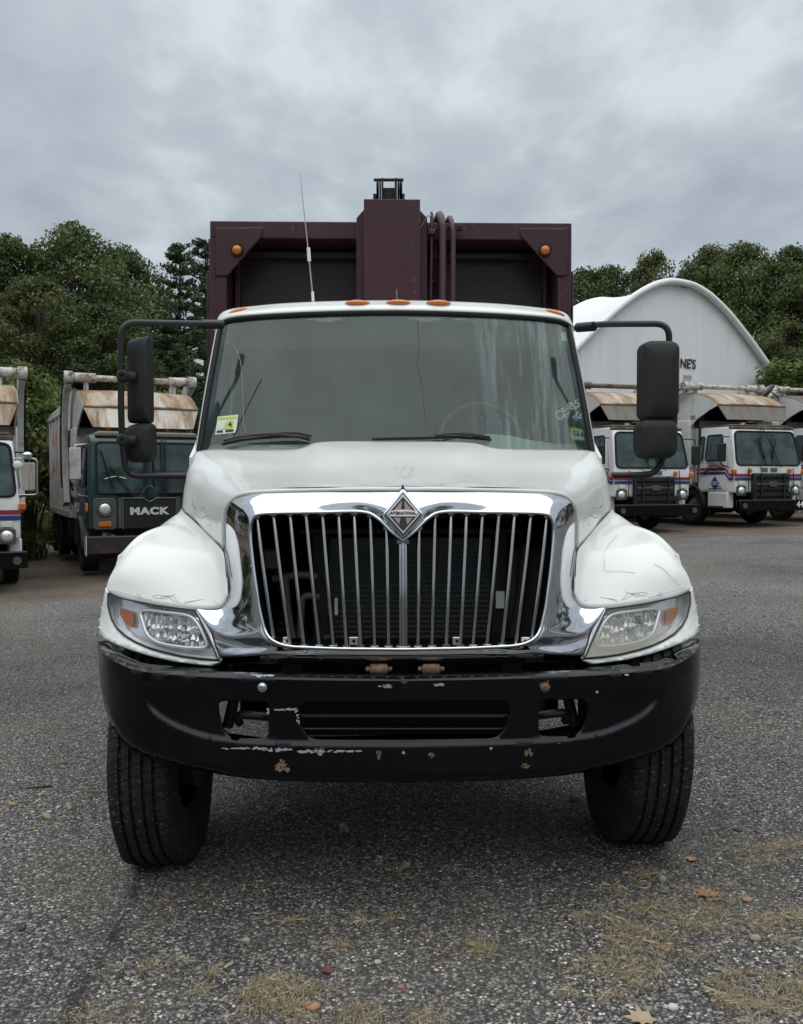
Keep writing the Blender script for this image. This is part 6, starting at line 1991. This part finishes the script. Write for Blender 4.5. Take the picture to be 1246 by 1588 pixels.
for i in range(420):        # and unseen behind the viewer, added to darken what chrome and paint mirror
    a = r_.uniform(-1.15, 1.15)
    x, y = 58 * math.sin(a) + r_.uniform(-3, 3), -52 * math.cos(a) + r_.uniform(-3, 3)
    cs.append((x, y, ground_z(x, y) + 11.5 * r_.random() ** .8))
    rd.append(r_.uniform(1.4, 2.6))
V, F, t = leaves(cs, rd, 72, .62, r_=r_)
wm = np_mesh('woods', V, F, t * .8)
wm.materials.append(MT['leaf'])
tag(link('woods', wm, None), 'dense dark wood that closes off the lot behind the trees', 'woods', kind='stuff')

# ------------------------------------------------------------------ small things on the ground
def stone_mat(name):
    m, g = new_mat(name)
    t = g.n('ShaderNodeAttribute', {'attribute_name': 'tone'}).outputs['Fac']
    c = g.ramp(t, (0.0, (.045, .048, .052)), (.40, (.10, .104, .11)), (.60, (.17, .165, .155)), (.75, (.24, .23, .21)), (.86, (.42, .405, .38)), (.95, (.26, .16, .10)), (1.0, (.34, .15, .09)))
    p = g.n('ShaderNodeBsdfPrincipled', Base_Color=c, Roughness=.85)
    g.n('ShaderNodeOutputMaterial', Surface=p)
    return m
_t = (1 + 5 ** .5) / 2
ICO = np.array([(-1, _t, 0), (1, _t, 0), (-1, -_t, 0), (1, -_t, 0), (0, -1, _t), (0, 1, _t), (0, -1, -_t), (0, 1, -_t), (_t, 0, -1), (_t, 0, 1), (-_t, 0, -1), (-_t, 0, 1)]) / math.sqrt(1 + _t * _t)
ICF = np.array([(0, 11, 5), (0, 5, 1), (0, 1, 7), (0, 7, 10), (0, 10, 11), (1, 5, 9), (5, 11, 4), (11, 10, 2), (10, 7, 6), (7, 1, 8), (3, 9, 4), (3, 4, 2), (3, 2, 6), (3, 6, 8), (3, 8, 9), (4, 9, 5), (2, 4, 11), (6, 2, 10), (8, 6, 7), (9, 8, 1)])
def stones(n, xs, ys, size, seed, tones=None):
    r_ = np.random.default_rng(seed)
    P_ = []
    while len(P_) < n:
        d = r_.uniform(ys[0], ys[1])
        x = r_.uniform(xs[0], xs[1])
        # denser where the photograph shows loose stone
        if mnoise.noise(Vector((x * 1.3, d * 1.3, 2.0))) > r_.uniform(-.6, .5):
            P_.append((x, d, ground_z(x, d)))
    P_ = np.array(P_)
    s = size * r_.lognormal(0, .42, n)
    V = ICO[None] * (1 + r_.uniform(-.28, .28, (n, 12, 1)))
    V = V * (s[:, None] * np.stack([r_.uniform(.7, 1.3, n), r_.uniform(.7, 1.3, n), r_.uniform(.4, .75, n)], 1))[:, None, :]
    a = r_.uniform(0, 2 * PI, n)
    ca, sa = np.cos(a)[:, None], np.sin(a)[:, None]
    X, Y = V[:, :, 0] * ca - V[:, :, 1] * sa, V[:, :, 0] * sa + V[:, :, 1] * ca
    V = np.stack([X, Y, V[:, :, 2]], 2) + P_[:, None, :] + np.array((0, 0, 1))[None, None] * (s * .12)[:, None, None]
    F = (ICF[None] + (np.arange(n) * 12)[:, None, None]).reshape(-1, 3)
    return V.reshape(-1, 3), F, np.repeat(r_.random(n) ** 1.15, 20)
sm = stone_mat('loose_stone')
V, F, t = stones(9000, (-2.6, 2.6), (-1.9, 2.6), .0042, 3)
V2, F2, t2 = stones(3500, (-4.5, 4.5), (-1.2, 9.0), .0065, 4)
me = np_mesh('gravel', np.concatenate([V, V2]), np.concatenate([F, F2 + len(V)]), np.concatenate([t, t2]))
me.materials.append(sm)
tag(link('gravel', me, None), 'loose pale and dark chips strewn over the asphalt', 'gravel', kind='stuff')

# dry grass growing through cracks
def grass_blades(spots, seed, mat, name, label, lo, hi, per, spread, width=.0016):
    r_ = np.random.default_rng(seed)
    Vs, Fs, n = [], [], 0
    for (x, y, k, rad) in spots:
        for _ in range(int(per * k)):
            a, q = r_.uniform(0, 2 * PI), rad * r_.random() ** .7
            bx_, by_ = x + q * math.cos(a), y + q * math.sin(a) * .8
            bz = ground_z(bx_, by_)
            h = r_.uniform(lo, hi)
            d = r_.uniform(0, 2 * PI)
            ln = h * r_.uniform(.3, spread)
            dx, dy = math.cos(d) * ln, math.sin(d) * ln
            w = width * r_.uniform(.6, 1.4)
            px_, py_ = -math.sin(d) * w, math.cos(d) * w
            m = h * r_.uniform(.55, .9)
            Vs += [(bx_ - px_, by_ - py_, bz), (bx_ + px_, by_ + py_, bz), (bx_ + dx * .45 + px_ * .8, by_ + dy * .45 + py_ * .8, bz + m), (bx_ + dx * .45 - px_ * .8, by_ + dy * .45 - py_ * .8, bz + m),
                   (bx_ + dx + px_ * .2, by_ + dy + py_ * .2, bz + h * r_.uniform(.3, 1)), (bx_ + dx - px_ * .2, by_ + dy - py_ * .2, bz + h * r_.uniform(.3, 1))]
            Fs += [(n, n + 1, n + 2, n + 3), (n + 3, n + 2, n + 4, n + 5)]
            n += 6
    F = np.array(Fs)
    me = np_mesh(name, np.array(Vs), F, np.repeat(r_.random(len(F) // 2), 2))
    me.materials.append(mat)
    return tag(link(name, me, None), label, 'grass', kind='stuff')
straw = leaf_mat('straw', (.30, .24, .15), (.58, .49, .34), (.74, .67, .52), .3)
weed = leaf_mat('weeds', (.05, .07, .02), (.12, .14, .05), (.26, .24, .12), .3)
sp = []
r_ = random.Random(12)
def patch_px(px, py, n, sx, sy, k=1.0, rad=.05):
    for _ in range(n):
        p = on_ground(px + r_.gauss(0, sx), py + r_.gauss(0, sy))
        sp.append((p.x, p.y, k * r_.uniform(.4, 1.3), rad * r_.uniform(.5, 1.4)))
patch_px(1130, 1420, 26, 70, 22)
patch_px(1000, 1430, 26, 60, 20)
patch_px(1020, 1370, 8, 40, 10, .7)
patch_px(1200, 1330, 14, 40, 18, .7)
patch_px(1190, 1540, 30, 55, 26)
patch_px(1000, 1500, 16, 60, 24, .8)
patch_px(940, 1545, 8, 50, 20, .6)
patch_px(430, 1545, 22, 42, 14)
patch_px(560, 1575, 8, 50, 8, .7)
patch_px(650, 1582, 8, 40, 6, .7)
patch_px(160, 1575, 5, 20, 6, .8)
patch_px(240, 1500, 7, 40, 10, .5)
patch_px(720, 1470, 6, 25, 8, .5)
patch_px(590, 1345, 5, 40, 6, .4)
patch_px(570, 1430, 5, 22, 6, .6, .03)
for px, py in ((524, 1468), (448, 1432), (330, 1512), (735, 1468), (385, 1546), (450, 1565)):
    p = on_ground(px, py)
    sp.append((p.x, p.y, 1.6, .022))
grass_blades(sp, 5, straw, 'dry_grass', 'straw-coloured dead grass tufts in the cracked asphalt', .004, .026, 62, 3.0, .0007)
sp2 = []
for _ in range(420):
    x, y = r_.uniform(-17, -6), r_.uniform(19.5, 26)
    if not (abs((x + 4.98) * math.cos(R(26)) + (y - 14.75) * math.sin(R(26))) < 1.5):
        sp2.append((x, y, 1.0, .25))
for _ in range(200):
    sp2.append((r_.uniform(-24, 24), r_.uniform(27, 36), 1.0, .4))
grass_blades(sp2, 6, weed, 'weeds', 'tall green weeds along the back of the lot', .25, .85, 34, .8, .012)

# wood chips and litter by the tyre
wood = M('weathered_wood', (.36, .25, .15), .8, var=(40, (.22, .15, .09), .8))
darkwood = M('dark_stick', (.085, .06, .045), .9)
def chip(px, py, ln, w, h, ang, mat, name, label, cat, group=None, tilt=.1):
    p = on_ground(px, py)
    q = Matrix.Rotation(ang, 3, 'Z') @ Matrix.Rotation(tilt, 3, 'Y')
    r2 = random.Random(int(px * 7 + py))
    out = [(-ln / 2, -w / 2 * r2.uniform(.6, 1)), (ln * r2.uniform(-.1, .1), -w / 2), (ln / 2, -w / 2 * r2.uniform(.2, .8)), (ln / 2 * 1.08, w * .1), (ln * .3, w / 2 * r2.uniform(.7, 1)), (-ln * .2, w / 2), (-ln / 2 * 1.05, w / 2 * r2.uniform(.3, .9))]
    m_ = MB().prism(out, (0, 0, 0), (1, 0, 0), (0, 1, 0), (0, 0, 1), 0, h)
    m_.v = [tuple(q @ Vector(v) + p + Vector((0, 0, .003 + abs(tilt) * ln * .3))) for v in m_.v]
    return tag(m_.build(name, mat, None, bevel=h * .15), label, cat, group)
chip(73, 1270, .075, .030, .014, -.7, wood, 'wood_chip', 'thick pale wood chip lying nearest the bottom, left of the tyre', 'wood chip', 'wood chips by the tyre')
chip(107, 1254, .070, .022, .010, -1.0, wood, 'wood_chip', 'thin split wood chip beside the turquoise pebble', 'wood chip', 'wood chips by the tyre')
chip(60, 1224, .13, .014, .010, .65, darkwood, 'stick', 'dark slanted stick above the wood chips', 'stick')
chip(150, 1229, .11, .006, .005, .2, wood, 'twig', 'thin pale twig touching the front tyre', 'twig')
chip(20, 1250, .036, .020, .012, .1, M('tan_chip', (.42, .28, .13), .8), 'wood_chip', 'small tan chip alone at the far side of the litter', 'wood chip', 'wood chips by the tyre')
def pebble(px, py, r, col, label, flat=.6, seed=1):
    p = on_ground(px, py)
    rr_ = np.random.default_rng(seed)
    m_ = MB().ball((0, 0, 0), r, r * .8, r * flat, 12, 8)
    m_.v = [tuple(Vector(v) * (1 + .12 * mnoise.noise(Vector(v) * (1.6 / r) + Vector((seed, 0, 0)))) + p + Vector((0, 0, r * flat * .6))) for v in m_.v]
    return tag(m_.build('pebble', M('pebble_%d' % seed, col, .8, var=(60, tuple(c * .6 for c in col), .6)), None, smooth=180), label, 'pebble', 'single pebbles')
pebble(90, 1254, .013, (.32, .48, .46), 'turquoise pebble among the wood chips', .6, 1)
pebble(77, 1260, .014, (.48, .48, .47), 'white pebble touching the thick wood chip', .5, 2)
pebble(58, 1243, .007, (.6, .6, .58), 'tiny white pebble above the wood chips', .7, 3)
pebble(1159, 1397, .020, (.34, .21, .14), 'flat brown pebble near the fallen leaf', .45, 4)
pebble(1172, 1458, .020, (.33, .27, .19), 'tan pebble in the dry grass', .6, 5)
pebble(1028, 1368, .016, (.24, .26, .27), 'blue-grey upright stone in the dry grass', 1.0, 6)
pebble(1090, 1249, .011, (.45, .32, .17), 'ochre pebble beside the driver side tyre', .5, 7)
pebble(892, 1241, .028, (.28, .22, .19), 'round brown stone under the bumper by the tyre', .6, 8)
pebble(1044, 1565, .017, (.58, .58, .57), 'white stone at the bottom edge', .6, 9)
pebble(622, 1532, .012, (.36, .17, .12), 'reddish stone in the middle of the open asphalt', .5, 10)
pebble(586, 1494, .013, (.45, .42, .36), 'pale stone near the round grass tuft', .6, 11)
pebble(485, 1563, .026, (.40, .20, .12), 'flat brick-red stone in the grass patch', .4, 12)
pebble(1145, 1288, .020, (.05, .055, .06), 'flat dark slate chip outside the driver side tyre', .35, 13)
# fallen leaves
def fallen_leaf(px, py, size, rz, col, label, seed):
    p = on_ground(px, py)
    rr_ = random.Random(seed)
    half = [(0, -.50), (.10, -.30), (.36, -.26), (.22, -.12), (.50, .04), (.26, .10), (.30, .34), (.12, .26), (0, .56)]
    out = half + [(-a * rr_.uniform(.8, 1.1), b + rr_.uniform(-.04, .04)) for a, b in half[-2:0:-1]]
    vs = [(0, 0)] + out
    m_ = MB()
    q = Matrix.Rotation(rz, 3, 'Z')
    for a, b in vs:
        v = q @ Vector((a * size, b * size, 0))
        m_.v.append(tuple(p + v + Vector((0, 0, .006 + size * .35 * (abs(a) ** 1.5) + size * .12 * max(0, b)))))
    m_.f = [(0, i, i % (len(vs) - 1) + 1) for i in range(1, len(vs))]
    return tag(m_.build('fallen_leaf', M('dead_leaf_%d' % seed, col, .75, var=(50, tuple(c * .55 for c in col), .7)), None, solid=.0012), label, 'leaf', 'fallen leaves')
fallen_leaf(1099, 1389, .105, 1.9, (.33, .17, .075), 'brown lobed leaf lying in the dry grass', 1)
fallen_leaf(1032, 1473, .05, .4, (.34, .15, .07), 'small rust-red leaf in the grass below the lobed leaf', 2)
fallen_leaf(1074, 1335, .06, 2.4, (.36, .22, .12), 'small tan leaf just in front of the driver side tyre', 3)
fallen_leaf(508, 1508, .05, 1.0, (.16, .06, .035), 'small dark red leaf near the grass patch', 4)
fallen_leaf(312, 1320, .06, 1.3, (.16, .15, .13), 'grey leaf in the shade beside the passenger tyre', 5)
fallen_leaf(995, 1584, .10, 1.5, (.42, .33, .21), 'pale curled leaf at the bottom edge', 6)
# crushed cup under the truck
p = on_ground(533, 1287)
m_ = MB().lathe([(.010, 0), (.014, .0), (.020, .045), (.0215, .045), (.0155, -.003), (.010, -.003)], p + Vector((0, 0, .02)), Vector((.15, -.9, -.15)), 16)
tag(m_.build('plastic_cup', M('cloudy_plastic', (.34, .34, .33), .4), None, smooth=50), 'small cloudy plastic cup lying in the shade under the bumper', 'cup')
